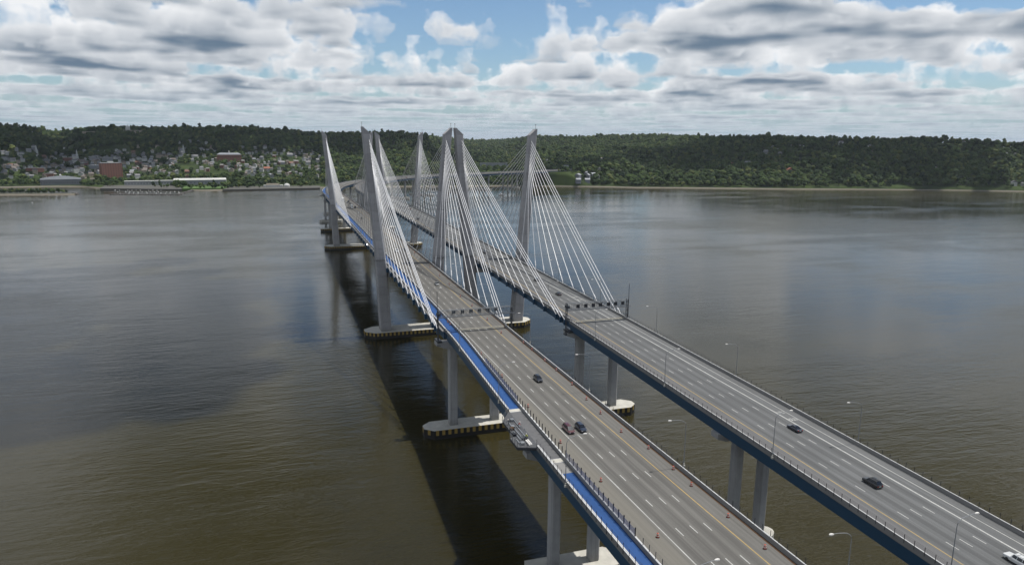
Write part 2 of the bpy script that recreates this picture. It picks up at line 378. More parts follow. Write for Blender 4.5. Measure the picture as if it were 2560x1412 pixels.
def terrain(x, y):
    x = np.asarray(x, float); y = np.asarray(y, float)
    a = np.arctan2(x-CX, y-CY); r = np.hypot(x-CX, y-CY)
    rs = np.interp(a, SA, SR); rr = np.interp(a, RA, RR); el = np.interp(a, KA, KE)
    Hr = CZ + rr*el - np.interp(rr, [2400, 3000, 4000, 5600], [19, 22, 27, 31])
    d = r-rs; t = np.clip((r-rs)/(rr-rs), 0, 1.0)
    town = np.interp(a, [u2a(-400), u2a(0), u2a(780), u2a(1000), u2a(1250), u2a(1450), u2a(1700)], [.13, .13, .11, .06, .05, .02, .0])  # flat waterfront
    tt = np.clip((t-town)/(1-town), 0, 1)
    g = 0.80*tt**1.12 + 0.20*tt**2.2
    h = 3.0 + (Hr-3.0)*g
    nz = vnoise(x/210.0, y/210.0, 1)*2-1; nz2 = vnoise(x/85.0, y/85.0, 2)*2-1
    nz0 = vnoise(x/520.0+3.3, y/520.0, 7)*2-1
    h = h + (nz0*17 + nz*12 + nz2*4)*np.clip(tt*3.5, 0, 1)*np.clip((1-tt)*3.0, 0.12, 1)
    back = np.clip((r-rr)/900.0, 0, 1); h = h - back*70
    # embankment that carries the road inland from the abutments
    al = (x-EMB[0])*EMD[0] + (y-EMB[1])*EMD[1]; la = np.abs((x-EMB[0])*EMD[1] - (y-EMB[1])*EMD[0] - 8.0)
    we = np.clip((al+45)/60.0, 0, 1)*np.clip((110-la)/70.0, 0, 1)*np.clip((700-al)/300.0, 0, 1); we = we*we*(3-2*we)
    h = np.maximum(h, 36.5*we)
    shore = np.clip(d/9.0, 0, 1)
    return np.where(d <= 9, -1.5 + (h+1.5)*shore, h)
def onland(u, v, zadd=0.0):
    """first point of the land under a pixel of the far shore"""
    d = ray(u, v); d = d/np.hypot(d[0], d[1])
    rr_ = np.arange(1150.0, 6500.0, 4.0)
    P = OC[None, :] + d[None, :]*rr_[:, None]
    below = P[:, 2] - zadd < np.maximum(terrain(P[:, 0], P[:, 1]), 0.0)
    i = int(np.argmax(below)) if below.any() else len(rr_)-1
    return P[i]
def terrain_mat():
    m = bpy.data.materials.new('far_shore_ground'); m.use_nodes = True; t = NT(m.node_tree); b = t.n['Principled BSDF']
    b.inputs['Roughness'].default_value = 0.95; b.inputs['Specular IOR Level'].default_value = 0.1
    g = t.new('ShaderNodeNewGeometry').outputs['Position']; s3 = t.new('ShaderNodeSeparateXYZ'); t.l.new(g, s3.inputs[0])
    n = t.noise(g, 0.02, 5.0, 0.6); n2 = t.noise(g, 0.35, 4.0, 0.7)
    c = t.mix(t.maprange(n, 0.4, 0.6), (0.022, 0.034, 0.013, 1), (0.045, 0.065, 0.020, 1))
    rk = t.mix(n2, (0.10, 0.09, 0.075, 1), (0.24, 0.215, 0.175, 1))
    c = t.mix(t.maprange(s3.outputs[2], 1.9, 2.8, 1.0, 0.0), c, rk)
    t.l.new(c, b.inputs['Base Color']); return m
na, nrad = 330, 120
aa = np.linspace(R(-42), R(78), na)
rs_ = np.interp(aa, SA, SR)
steps = np.concatenate([[-14, -4, 0, 2, 4.5, 7, 9, 12], np.geomspace(20, 7200, nrad-8)])
PX = CX + np.sin(aa)[:, None]*(rs_[:, None]+steps[None, :]); PY = CY + np.cos(aa)[:, None]*(rs_[:, None]+steps[None, :])
PZ = terrain(PX, PY)
jag = (vnoise(PX/11.0, PY/11.0, 5)-0.5)*1.6*(steps[None, :] < 14)
PZ = PZ + jag*(steps[None, :] > 0)
vs = np.stack([PX, PY, PZ], -1).reshape(-1, 3)
ii = (np.arange(na-1)[:, None]*nrad + np.arange(nrad-1)[None, :]).reshape(-1)
fs = np.stack([ii, ii+1, ii+nrad+1, ii+nrad], -1)[:, ::-1]
me = bpy.data.meshes.new('far_shore_terrain'); me.from_pydata(vs.tolist(), [], fs.tolist()); me.materials.append(terrain_mat())
me.polygons.foreach_set('use_smooth', [True]*len(me.polygons)); me.update()
tag(obj('far_shore_terrain', me), kind='structure')

SHADE = {  # cloud shadows on the hills; added river patch also stands in for reflected sky
    1: [(-520, 2350, 420, 420), (-150, 2450, 420, 420), (250, 2450, 380, 380), (620, 2420, 300, 330), (-900, 2200, 350, 520), (-560, 1950, 220, 170)],
    2: [(1350, 1500, 300, 260), (1650, 1350, 330, 330), (1950, 1500, 330, 420), (1500, 1850, 420, 260), (1700, 1050, 170, 130)],
    3: [(900, 1750, 330, 130), (720, 1480, 140, 90)],
    4: [(2350, 1500, 200, 300)],
    5: [(-130, 60, 95, 150), (-230, 190, 130, 130), (-120, -60, 70, 70)],
    6: [(-900, 500, 260, 330)], 7: [(700, -700, 300, 240)], 8: [(-600, -900, 330, 280)], 9: [(1600, 200, 220, 160)]}
for k, lst in SHADE.items(): cloud([over(*q_) for q_ in lst], 100+k)

# ================================================================== BRIDGE: decks
def srange(a, b, st):
    n = max(1, int(round((b-a)/st))); return [a + (b-a)*i/n for i in range(n+1)]
def sweep(name, b, ss, prof, mat, parent, close=True):
    """prof(s) -> section points (offset, height above road); swept along the carriageway"""
    rings = []; uvs = []
    for s in ss:
        z = zdk(s, b); ring = []
        for off, dz_ in prof(s):
            x, y = path(b, s, off); ring.append((x, y, z+dz_)); uvs.append((off, s))
        rings.append(ring)
    q = MB(); q.loft(rings, True, close); me = q.mesh(name, mat)
    ul = me.uv_layers.new(name='UVMap'); li = np.empty(len(me.loops), dtype=np.int32); me.loops.foreach_get('vertex_index', li)
    ul.data.foreach_set('uv', np.asarray(uvs, dtype=np.float32)[li].reshape(-1))
    return obj(name, me, parent)
def rect(o0, o1, d0, d1): return [(o0, d0), (o1, d0), (o1, d1), (o0, d1)]
def heading(b, s):
    x0, y0 = path(b, s-0.5, 60.0); x1, y1 = path(b, s+0.5, 60.0); return -math.atan2(x1-x0, y1-y0)
def line(b, ss, off, wdt, mat, parent, name, up=0.006):
    return sweep(name, b, ss, lambda s: [(off-wdt/2, up), (off+wdt/2, up)], mat, parent, close=False)
dash_me = {}
def dashes(b, s_from, s_to, phase, rows, parent, indiv):
    q = MB(); n = 0
    if 'd' not in dash_me: dash_me['d'] = MB().add([(-.1, -3.05, 0), (.1, -3.05, 0), (.1, 0, 0), (-.1, 0, 0)], [(0, 1, 2, 3)]).mesh('lane_dash', M['wline'])
    s = phase + 12.192*math.floor((s_to-phase)/12.192)
    while s-3.05 > s_from:
        for off in rows:
            x, y = path(b, s, off); z = zdk(s, b)+0.006
            if indiv[0] < s < indiv[1]:
                obj('lane_dash', dash_me['d'], parent, (x, y, z), heading(b, s))
            else:
                h = heading(b, s); dx, dy = math.sin(h)*3.05, -math.cos(h)*3.05; ax, ay = math.cos(h)*.1, math.sin(h)*.1
                q.add([(x-ax, y-ay, z), (x+ax, y+ay, z), (x+ax+dx, y+ay+dy, z), (x-ax+dx, y-ay+dy, z)], [(0, 1, 2, 3)]); n += 1
        s -= 12.192
    if n: tag(q.build('far_lane_dashes', M['wline'], parent), kind='stuff')
post_me = {}
def fence(b, s_from, s_to, offf, z0, z1, parent, indiv, sp=2.44, wd=0.075, rails=(0.25, .5, .75, 1.0), rr=0.011):
    key = (round(z1-z0, 2), wd)
    if key not in post_me: post_me[key] = MB().box(-wd/2, wd/2, -wd*.7, wd*.7, 0, z1-z0).mesh('fence_post', M['black'])
    q = MB(); n = 0; s = s_from+0.6
    while s < s_to:
        x, y = path(b, s, offf(s)); z = zdk(s, b)+z0
        if indiv[0] < s < indiv[1]: obj('fence_post', post_me[key], parent, (x, y, z), heading(b, s))
        else: q.box(x-wd/2, x+wd/2, y-wd/2, y+wd/2, z, z+z1-z0); n += 1
        s += sp
    if n: tag(q.build('far_fence_posts', M['black'], parent), kind='stuff')
    for k in rails:
        ss = srange(s_from, s_to, 12.0)
        hh = max(z0, 1.0) + (z1-max(z0, 1.0))*k - 0.02
        sweep('fence_rail', b, ss, lambda s: [(offf(s)-rr, hh-rr), (offf(s)+rr, hh-rr), (offf(s)+rr, hh+rr), (offf(s)-rr, hh+rr)], M['black'], parent)
def nleft(s): return 16.0 + 0.86*lsh(s)
def npl(s): return 16.75 + 0.90*lsh(s)      # path left edge
def npr(s): return 20.62 + lsh(s)           # path right edge
decks = {}
def make_deck(b, seg, s0, s1, step, label):
    root = thing('bridge_deck', label, 'bridge deck', (0, 0, 0)); decks[b+seg] = root
    ss = srange(s0, s1, step); main = seg == 'main'; N = b == 'N'
    if N:
        L = (lambda s: 14.9) if main else nleft
        if seg == 'east': L = lambda s: 14.9 + 1.1*ssmooth((s-523)/30)
        Rr = 43.0 if main else 42.45; rf = 42.2 if main else 41.5
        roadL = lambda s: npr(s)+0.62; mat = M['roadN']
    else:
        L = (lambda s: 72.1) if main else (lambda s: 71.0); Rr = 98.2 if main else 97.65; rf = 97.45 if main else 97.0
        roadL = lambda s: (72.6 if main else 71.5); mat = M['roadS']
    ind = (-360, 60)
    sweep('road_surface', b, ss, lambda s: rect(roadL(s)-.02, rf+.02, -0.10, 0.0), mat, root)
    sweep('deck_slab', b, ss, lambda s: rect(L(s), Rr, -0.50, -0.103), M['parapet'], root)
    gin = 0.9
    for k in range(4):
        sweep('girder', b, ss, lambda s: rect(L(s)+gin+(Rr-L(s)-2*gin)*k/3.0-0.28, L(s)+gin+(Rr-L(s)-2*gin)*k/3.0+0.28, -3.95 if not main else -3.5, -0.503), M['girder'], root)
    sb = s0
    while sb < s1:                      # cross frames between the girders
        x0, y0 = path(b, sb, L(sb)+1.3); x1, y1 = path(b, sb, Rr-1.3); z = zdk(sb, b)
        if -300 < sb < 700 and (sb-s0) % 26 < 13.1: MB().bar((x0, y0, z-2.2), (x1, y1, z-2.2), 0.4, 2.4).build('cross_frame', M['girder'], root)
        sb += 13.0
    if N:
        sweep('path_surface', b, ss, lambda s: rect(npl(s)-.05, npr(s)+.02, -0.10, 0.012), M['blue'], root)
        for q0, q1 in (((s0, -272.4), (-247.0, s1)) if seg == 'west' else ((s0, s1),)):      # the parapet opens along the overlook
            s2 = srange(q0, q1, step)
            sweep('path_parapet', b, s2, lambda s: rect(nleft(s), nleft(s)+0.45, -0.10, 0.84), M['parapet'], root)
            sweep('parapet_coping', b, s2, lambda s: rect(nleft(s)-.03, nleft(s)+0.52, 0.842, 0.90), M['coping'], root)
            fence(b, q0, q1, lambda s: nleft(s)-.06, -0.05, 2.35, root, ind)
        sweep('path_strip', b, ss, lambda s: rect(nleft(s)+0.47, npl(s)-.08, -0.10, 0.008), M['parapet'], root)
        sweep('inner_barrier', b, ss, lambda s: [(npr(s)+.03, -.1), (npr(s)+.60, -.1), (npr(s)+.46, 1.02), (npr(s)+.10, 1.02)], M['parapet'], root)
        sweep('barrier_coping', b, ss, lambda s: rect(npr(s)+.08, npr(s)+.48, 1.022, 1.07), M['coping'], root)
        for f0, f1 in (((s0, -319.0), (-205.0, s1)) if seg == 'west' else ((s0, s1),)):
            fence(b, f0, f1, lambda s: npr(s)+.28, 1.07, 2.55, root, ind, wd=0.085)
        line(b, ss, 23.19, 0.22, M['wline'], root, 'edge_line_white')
        line(b, ss, 36.5, 0.24, M['yline'], root, 'edge_line_yellow')
        rows = (33.07, 29.75, 26.43); ph = -230.93
        sweep('rust_stain', b, ss, lambda s: [(rf-.62, .004), (rf-.05, .004)], M['rust'], root, close=False)
    else:
        sweep('left_barrier', b, ss, lambda s: [(roadL(s)-.48, -.1), (roadL(s), -.1), (roadL(s)-.12, 0.92), (roadL(s)-.42, 0.92)], M['parapet'], root)
        sweep('barrier_coping', b, ss, lambda s: rect(roadL(s)-.40, roadL(s)-.16, 0.922, 0.97), M['coping'], root)
        fence(b, s0, s1, lambda s: roadL(s)-.46, 0.25, 2.15, root, ind)
        line(b, ss, 76.3, 0.24, M['yline'], root, 'edge_line_yellow')
        line(b, ss, 91.0, 0.40, M['wline'], root, 'bus_lane_line')
        line(b, ss, 94.1, 0.22, M['wline'], root, 'edge_line_white')
        rows = (87.3, 83.64, 79.98); ph = -225.74
    sweep('right_barrier', b, ss, lambda s: [(rf, -.1), (rf+.44, -.1), (rf+.38, 1.0), (rf+.12, 1.0)], M['parapet'], root)
    sweep('barrier_coping', b, ss, lambda s: rect(rf+.10, rf+.40, 1.002, 1.04), M['coping'], root)
    fence(b, s0, s1, lambda s: rf+.36, 1.04, 2.35, root, ind)
    dashes(b, s0, s1, ph, rows, root, ind)
    return root
SEGS = [('west', -600, -157.6, 7.0), ('main', -157.0, 523.0, 10.0), ('east', 523.6, 1860.0, 14.0)]
LB = {'N': 'left carriageway with the blue walking path', 'S': 'right carriageway without a walking path'}
SG = {'west': 'near approach span of the', 'main': 'cable-stayed main span of the', 'east': 'far curving approach of the'}
for b in 'NS':
    for seg, s0, s1, st in SEGS: make_deck(b, seg, s0, s1, st, SG[seg] + ' ' + LB[b])
# expansion joints: pale concrete headers with a steel gap
for b, l, r_ in (('N', 21.3, 41.45), ('S', 72.0, 96.95)):
    for sj, seg in ((-157.3, 'west'), (523.3, 'east')):
        for k, (a0, a1) in enumerate(((-1.05, -0.32), (0.32, 1.05))):
            sweep('joint_header', b, [sj+a0, sj+a1], lambda s: [(l, .008), (r_, .008)], M['joint'], decks[b+seg] if k == 0 else decks[b+'main'], close=False)
# white walkway aprons and bare slab where the path opens to the overlook
for (a0, a1), mt in (((-247.6, -245.4), 'caplight'), ((-281.6, -279.4), 'caplight'), ((-287.4, -281.7), 'parapet'), ((-279.3, -247.7), 'apron')):
    sweep('path_apron', 'N', srange(a0, a1, 3), lambda s: rect(npl(s)-.04, npr(s)+.01, .013, .022), M[mt], decks['Nwest'])
# bus-lane wording
for txt, (u, v), ln in (('BUS', (1978, 1047), 2.6), ('ONLY', (1949, 1030), 2.6), ('BUS', (1452, 748), 2.6), ('ONLY', (1443, 742), 2.6)):
    P = deckpt(u, v, 'S'); cu = bpy.data.curves.new('lane_word', 'FONT'); cu.body = txt; cu.align_x = 'CENTER'; cu.align_y = 'CENTER'; cu.size = 1.0
    to = bpy.data.objects.new('tmp', cu); me = bpy.data.meshes.new_from_object(to); bpy.data.objects.remove(to)
    v_ = np.empty(len(me.vertices)*3); me.vertices.foreach_get('co', v_); v_ = v_.reshape(-1, 3)
    v_[:, 0] *= 2.3/np.ptp(v_[:, 0]); v_[:, 1] *= ln/np.ptp(v_[:, 1]); me.vertices.foreach_set('co', v_.reshape(-1)); me.materials.clear(); me.materials.append(M['wline']); me.update()
    x, y = path('S', P[1], 92.6)
    obj('lane_word', me, decks['Swest'] if y < -157 else decks['Smain'], (x, y, zdk(P[1], 'S')+0.007), heading('S', P[1]))

# ================================================================== BRIDGE: towers and stays
anch_me = {}
DK = [-9.5, -24, -38.5, -53, -67.5, -82, -96.5, -111, -125.5, -141, -146, -151]
MN = [9.5+14.45*i for i in range(12)]
def make_tower(y0, b, side, label):
    """side -1: leans to the left, +1: to the right.  outer edge by height, measured from the photograph"""
    cen = 30.06 if b == 'N' else 85.72
    xo_ = [10.5, 8.75, 2.85] if b == 'N' else [67.9, 64.4, 59.0]          # left leg, outer edge at z = 4, 51, 128
    xo = [cen + side*(cen - q) for q in xo_]
    def outer(z): return float(np.interp(z, [4, 51, 128], xo))
    def wid(z): return float(np.interp(z, [4, 45, 128], [6.6, 6.2, 4.7]))
    def dep(z): return float(np.interp(z, [4, 45, 128], [9.4, 7.6, 5.2]))
    root = thing('bridge_tower', label, 'bridge tower', (outer(4) - side*3.3, y0, 4.0)); ox, oy = root.location.x, root.location.y
    def ring(z, ins=0.0, y_=1.0):
        o = outer(z) - side*ins; i = outer(z) - side*(wid(z)-ins); d = dep(z)/2-ins; c = 0.45
        a, e = min(o, i)-ox, max(o, i)-ox; zz = z-4.0
        return [(a+c, -d, zz), (e-c, -d, zz), (e, -d+c, zz), (e, d-c, zz), (e-c, d, zz), (a+c, d, zz), (a, d-c, zz), (a, -d+c, zz)]
    zl = [4.0, 10.0] + [10.0+5.68*i for i in range(1, 21)]
    for i in range(len(zl)-1):
        z0, z1 = zl[i], zl[i+1]
        q = MB(); q.loft([ring(z0, .16), ring(z0+.16, 0), ring(z1-.10, 0), ring(z1, .16)]); q.build('tower_lift', M['tower'], root)
    zt = zl[-1]                                              # raked crown: high on the outer side
    o = outer(zt)-ox; i_ = o - side*wid(zt); d = dep(zt)/2-.06; ot = outer(128)-ox
    prof = [(o-side*.05, zt), (i_+side*.05, zt), (i_+side*.08, zt+0.5), (i_+side*1.2, zt+1.6), (ot-side*1.5, 127.3), (ot-side*0.9, 128.0), (ot, 128.0)]
    q = MB(); q.loft([[(x, -d, z-4) for x, z in prof], [(x, d, z-4) for x, z in prof]]); q.build('tower_crown', M['tower'], root)
    MB().tube([(ot-side*.4, 0, 124.0), (ot-side*.4, 0, 126.4)], 0.09).box(ot-side*.4-.25, ot-side*.4+.25, -.25, .25, 126.4, 126.7).build('beacon_light', M['dsteel'], root)
    # maintenance gallery just above the road
    zz = 49.0; o = outer(zz)-ox; i_ = o-side*wid(zz); d = dep(zz)/2; a, e = min(o, i_)-1.0, max(o, i_)+1.0
    q = MB(); q.box(a, e, -d-1.1, -d-.02, zz-4.2, zz-4.0)
    for k in range(6):
        x = a + (e-a)*k/5; q.box(x-.03, x+.03, -d-1.1, -d-1.04, zz-4.0, zz-2.9)
    q.box(a, e, -d-1.1, -d-1.05, zz-2.95, zz-2.88); q.build('service_gallery', M['dsteel'], root)
    # corbel that carries the deck
    # stays
    xa = {('N', -1): 14.15, ('N', 1): 44.0, ('S', -1): 71.55, ('S', 1): 99.5}[(b, side)]
    far = y0 > 100
    for dirn, lst in ((-1, DK), (1, MN)):
        for i, dy in enumerate(lst):
            ya = y0 + (dy if not far else -dy)
            zi = 120.4 - 2.1*(11-i); xt = outer(zi) - side*(wid(zi)*0.72); yt = y0 + (dep(zi)/2-.15)*(1 if ya > y0 else -1)
            A = Vector((xt-ox, yt-oy, zi-4)); D = Vector((xa-ox, ya-oy, zdk(ya, b)-0.6-4))
            dd = (A-D); Ln = dd.length; dd.normalize()
            # slight catenary sag
            pts = []
            for k in range(7):
                f = k/6.0; p = D.lerp(A, f); p.z -= 4*f*(1-f)*Ln*0.004; pts.append(p)
            cb = MB().tube(pts, 0.17, 6, cap=False).build('stay_cable', M['cable'], root)
            q = MB().tube([D, D+dd*2.6], 0.17, 8).tube([D+dd*2.6, D+dd*5.4], 0.30, 8).tube([D+dd*5.4, D+dd*6.2], [0.30, 0.16], 8)
            q.build('anchor_sleeve', M['cable'], cb)
    # anchorage boxes under the deck edge
    for dy in DK+MN:
        ya = y0 + (dy if not far else -dy); z = zdk(ya, b)
        if side not in anch_me: anch_me[side] = MB().box(min(-.35, -side*.9), max(.35, -side*.9), -.45, .45, -3.0, -0.55).mesh('cable_anchorage', M['girder'])
        obj('cable_anchorage', anch_me[side], root, (xa-ox, ya-oy, z-4))
    return root
for y0, nf in ((0.0, 'near'), (366.0, 'far')):
    make_tower(y0, 'N', -1, 'tall grey concrete tower, %s pair, left leg of the left carriageway' % nf)
    make_tower(y0, 'N', 1, 'tall grey concrete tower, %s pair, right leg of the left carriageway' % nf)
    make_tower(y0, 'S', -1, 'tall grey concrete tower, %s pair, left leg of the right carriageway' % nf)
    make_tower(y0, 'S', 1, 'tall grey concrete tower, %s pair, right leg of the right carriageway' % nf)

# ================================================================== BRIDGE: piers
def cap_poly(x0, x1, yh, c): return [(x0+c, -yh), (x1-c, -yh), (x1, -yh*.35), (x1, yh*.35), (x1-c, yh), (x0+c, yh), (x0, yh*.35), (x0, -yh*.35)]
fen_me = {}
def pile_cap(root, poly, top, fender=True, oy=0):
    """concrete cap with a dark skirt and separate yellow fender plates"""
    q = MB(); q.prism(poly, top-0.16, top); q.build('pile_cap', M['caplight'], root)
    sk = MB(); ins = [(x - (0.03 if x > 0 else -0.03), y - (0.03 if y > 0 else -0.03)) for x, y in poly]
    sk.prism(ins, -1.2, top-.163); sk.build('fender_skirt', M['fblk'] if fender else M['caplight'], root)
    if not fender: return
    n = len(poly)
    for i in range(n):
        p, q2 = poly[i], poly[(i+1) % n]; Ln = math.hypot(q2[0]-p[0], q2[1]-p[1]); an = math.atan2(q2[1]-p[1], q2[0]-p[0])
        if (p[1]+q2[1])/2 > 1.5 and abs(p[0]-q2[0]) > 6: pass
        k = max(1, int(Ln/2.45)); 
        for j in range(k):
            f = (j+.5)/k
            if 'f' not in fen_me: fen_me['f'] = MB().box(-.6, .6, -.16, .02, 0, 2.15).mesh('fender_plate', M['fyel'])
            o = obj('fender_plate', fen_me['f'], root, (p[0]+(q2[0]-p[0])*f, p[1]+(q2[1]-p[1])*f, top-2.2), an)
def column(root, x, y, w_, d_, z0, z1, name='column'):
    c = .5
    def ring(z, k):
        a, e = w_/2*k, d_/2*k
        return [(x-a+c, y-e, z), (x+a-c, y-e, z), (x+a, y-e+c, z), (x+a, y+e-c, z), (x+a-c, y+e, z), (x-a+c, y+e, z), (x-a, y+e-c, z), (x-a, y-e+c, z)]
    q = MB(); zs = srange(z0, z1, 7.5)
    for a, e in zip(zs[:-1], zs[1:]): q.loft([ring(a, .985), ring(a+.05, 1), ring(e-.05, 1), ring(e, .985)])
    return q.build(name, M['conc'], root)
def tower_foundation(y0, b, label):
    x0, x1 = (0.9, 59.2) if b == 'N' else (61.8, 109.8); cx = (x0+x1)/2
    root = thing('tower_foundation', label, 'foundation', (cx, y0+1.0, 0))
    pile_cap(root, cap_poly(x0-cx, x1-cx, 8.3, 6.0), 4.0)
    # cross beam under the deck joining the two legs
    xl, xr = (16.0, 44.5) if b == 'N' else (71.6, 99.8)
    q = MB(); q.box(xl-cx, xr-cx, -4.0, 2.2, zdk(y0, b)-7.6, zdk(y0, b)-3.9); q.build('cross_beam', M['conc'], root)
    return root
for y0, nf in ((0.0, 'near'), (366.0, 'far')):
    tower_foundation(y0, 'N', 'striped pile cap under the %s towers of the left carriageway' % nf)
    tower_foundation(y0, 'S', 'striped pile cap under the %s towers of the right carriageway' % nf)
def anchor_pier(s, b, label):
    x, y = path(b, s, 28.0 if b == 'N' else 84.4); z = zdk(s, b)
    root = thing('bridge_pier', label, 'bridge pier', (x, y, 0))
    hw = 21.8 if b == 'N' else 19.2
    pile_cap(root, cap_poly(-hw, hw, 5.1, 3.6), 4.0)
    sp = 9.1 if b == 'N' else 8.3
    for k in (-1, 1): column(root, k*sp, 0, 3.6, 3.4, 4.0, z-7.0)
    q = MB(); e = 16.2 if b == 'N' else 15.2
    q.loft([[(-e, yy, z-4.0), (-e, yy, z-5.4), (-e+4.5, yy, z-7.0), (e-4.5, yy, z-7.0), (e, yy, z-5.4), (e, yy, z-4.0)] for yy in (-2.3, 2.3)]); q.build('pier_cap', M['conc'], root)
    for k in (-1, 1): MB().box(k*(e-1.2)-1.0, k*(e-1.2)+1.0, -2.9, 2.9, z-3.95, z-3.3).build('bearing_block', M['dsteel'], root)
    return root
def approach_pier(s, b, label, detail=True):
    off = 27.3 if b == 'N' else 84.0
    x, y = path(b, s, off); z = zdk(s, b)
    root = thing('bridge_pier', label, 'bridge pier', (x, y, 0), heading(b, s) if s > 600 else 0.0)
    if detail and s < 0:
        hw = 13.0 if b == 'N' else 10.3
        if b == 'N': poly = [(-hw, -4.6), (hw-1.5, -4.9), (hw, -4.2), (hw-.6, 3.6), (hw-1.6, 4.6), (-hw, 4.8)]
        else: poly = [(hw*math.cos(t_)**1.0 if abs(math.cos(t_)) > 1e-6 else 0, 5.0*math.sin(t_)) for t_ in [2*math.pi*i/20 for i in range(20)]]
        pile_cap(root, poly, 4.0, fender=False)
    else: pile_cap(root, cap_poly(-17, 17, 4.6, 3.2), 3.4, fender=False)
    sp = 6.1 if b == 'N' else 4.8
    if s > 523: sp = 8.0
    for k in (-1, 1): column(root, k*sp, 0, 3.0, 3.2, 3.4, z-6.6)
    q = MB(); e = 15.0 if b == 'N' else 13.2
    q.loft([[(-e, yy, z-4.0), (-e, yy, z-5.6), (-e+3.0, yy, z-6.6), (e-3.0, yy, z-6.6), (e, yy, z-5.6), (e, yy, z-4.0)] for yy in (-1.7, 1.7)]); q.build('pier_cap', M['conc'], root)
    return root
for b in 'NS':
    nm = 'left' if b == 'N' else 'right'
    anchor_pier(-158.0, b, 'two-column pier with striped pile cap under the %s carriageway gantry' % nm)
    anchor_pier(523.3, b, 'two-column pier at the far end of the %s main span' % nm)
    for i, s in enumerate((-265.0, -372.0, -479.0)):
        approach_pier(s - (2.5 if b == 'S' else 0.0), b, '%s plain pier from the gantry under the near %s approach' % (('first', 'second', 'third')[i], nm))
    for i in range(9):
        approach_pier(630.0+107*i, b, '%s pier along the far curving approach of the %s carriageway' % (ordw(i, 'first'), nm), False)
# abutment hill-side walls at the far end
for b in 'NS':
    s = 1625.0; x, y = path(b, s, 27.3 if b == 'N' else 84.0); z = zdk(s, b)
    q = MB(); q.box(-15.5, 15.5, -1.5, 34, -30, -4.0); q.box(-15.5, -14.5, -14, -1.5, -30, -1.0)
    tag(q.build('bridge_abutment', M['conc'], None, loc=(x, y, z)), 'concrete abutment where the %s carriageway meets the far bank' % ('left' if b == 'N' else 'right'), 'abutment').rotation_euler = (0, 0, heading(b, s))

# ================================================================== TOWN on the far bank
WALL = {'white': (0.50, 0.50, 0.48), 'grey': (0.27, 0.275, 0.28), 'tan': (0.36, 0.31, 0.24), 'brick': (0.21, 0.098, 0.072), 'slate': (0.22, 0.23, 0.25), 'brown': (0.15, 0.105, 0.08), 'terracotta': (0.33, 0.27, 0.22)}
ROOF = {'white': (0.17, 0.17, 0.175), 'grey': (0.20, 0.20, 0.205), 'tan': (0.16, 0.135, 0.12), 'brick': (0.23, 0.22, 0.21), 'slate': (0.30, 0.31, 0.33), 'brown': (0.19, 0.10, 0.075), 'terracotta': (0.28, 0.11, 0.07)}
HW = {k: pmat('house_wall_'+k, c, 0.8, 0.1, 0.4) for k, c in WALL.items()}
HR = {k: pmat('house_roof_'+k, c, 0.8, 0.15, 0.5) for k, c in ROOF.items()}
M['win'] = pmat('far_window_glass', (0.03, 0.035, 0.045), 0.2, 0.0)
M['wroof'] = pmat('white_shed_roof', (0.48, 0.48, 0.45), 0.7, 0.08, 0.3)
M['stone'] = pmat('breakwater_stone', (0.085, 0.08, 0.075), 0.9, 0.35, 0.5)
M['lawn'] = pmat('park_lawn', (0.070, 0.125, 0.030), 0.95, 0.2, 0.05)
M['gravel'] = pmat('quay_paving', (0.085, 0.082, 0.072), 0.95, 0.2, 0.1)
M['pav'] = pmat('weathered_grey_roof', (0.13, 0.14, 0.155), 0.7, 0.2, 0.1)
clear = []                                       # spots kept free of trees: x, y, radius, depth in front
win_me = MB().box(-.55, .55, -.06, .02, 0, 1.5).mesh('window', M['win'])
def ground_at(u, v, zadd=0.0):
    P = onland(u, v, zadd); return P
def face(x, y): return math.atan2(CX-x, -(CY-y))*0 + math.atan2(x-CX, y-CY)*-1
def house(u, v, wd, colr_, label, group):
    P = ground_at(u, v); x, y = P[0], P[1]; z = float(terrain(x, y)); rz = face(x, y) + rnd.uniform(-.6, .6)
    dp = wd*rnd.uniform(.65, .95); ht = rnd.choice([5.2, 6.0, 7.0, 8.2]); rh = wd*rnd.uniform(.24, .36); flat = wd > 19
    if flat: rh = 0.5; dp = 14; ht = rnd.choice([6.5, 8.5, 10])
    root = thing('house' if not flat else 'town_building', label, 'house' if not flat else 'building', (x, y, z), rz, group)
    MB().box(-wd/2, wd/2, -dp/2, dp/2, -4, ht).build('wall', HW[colr_], root)
    q = MB()
    if flat: q.box(-wd/2-.3, wd/2+.3, -dp/2-.3, dp/2+.3, ht+.01, ht+.5)
    elif rnd.random() < .5:
        e = .5; q.loft([[(xx, -dp/2-e, ht-.2), (xx, dp/2+e, ht-.2), (xx, 0, ht+rh)] for xx in (-wd/2-e, wd/2+e)])
    else:
        e = .5; q.loft([[(-wd/2-e, yy, ht-.2), (wd/2+e, yy, ht-.2), (0, yy, ht+rh)] for yy in (-dp/2-e, dp/2+e)])
    ro = q.build('roof', HR[colr_], root)
    if not flat and rnd.random() < .6: MB().box(wd*.22, wd*.22+.9, -.4, .5, ht+rh*.2, ht+rh+.9).build('chimney', HW['brick'], ro)
    if flat: MB().box(-2, 2, -1.5, 1.5, ht+.51, ht+2.2).build('roof_plant', HW['grey'], ro)
    n = max(2, int(wd/3.2))
    for k in range(n):
        for zz in (1.6, 4.6)[:(2 if ht > 6.5 else 1)]:
            obj('window', win_me, root, (-wd/2+wd*(k+.5)/n, -dp/2, zz))
    clear.append((x, y, max(wd*.62, 8), (80 if wd < 14 else 100) if u < 800 else 15))
    return root
ZA, ZB, ZC, ZD, ZE = (0, 290, 5.953), (400, 290, 5.953), (1340, 320, 6.095), (1740, 320, 6.095), (2140, 320, 6.095)
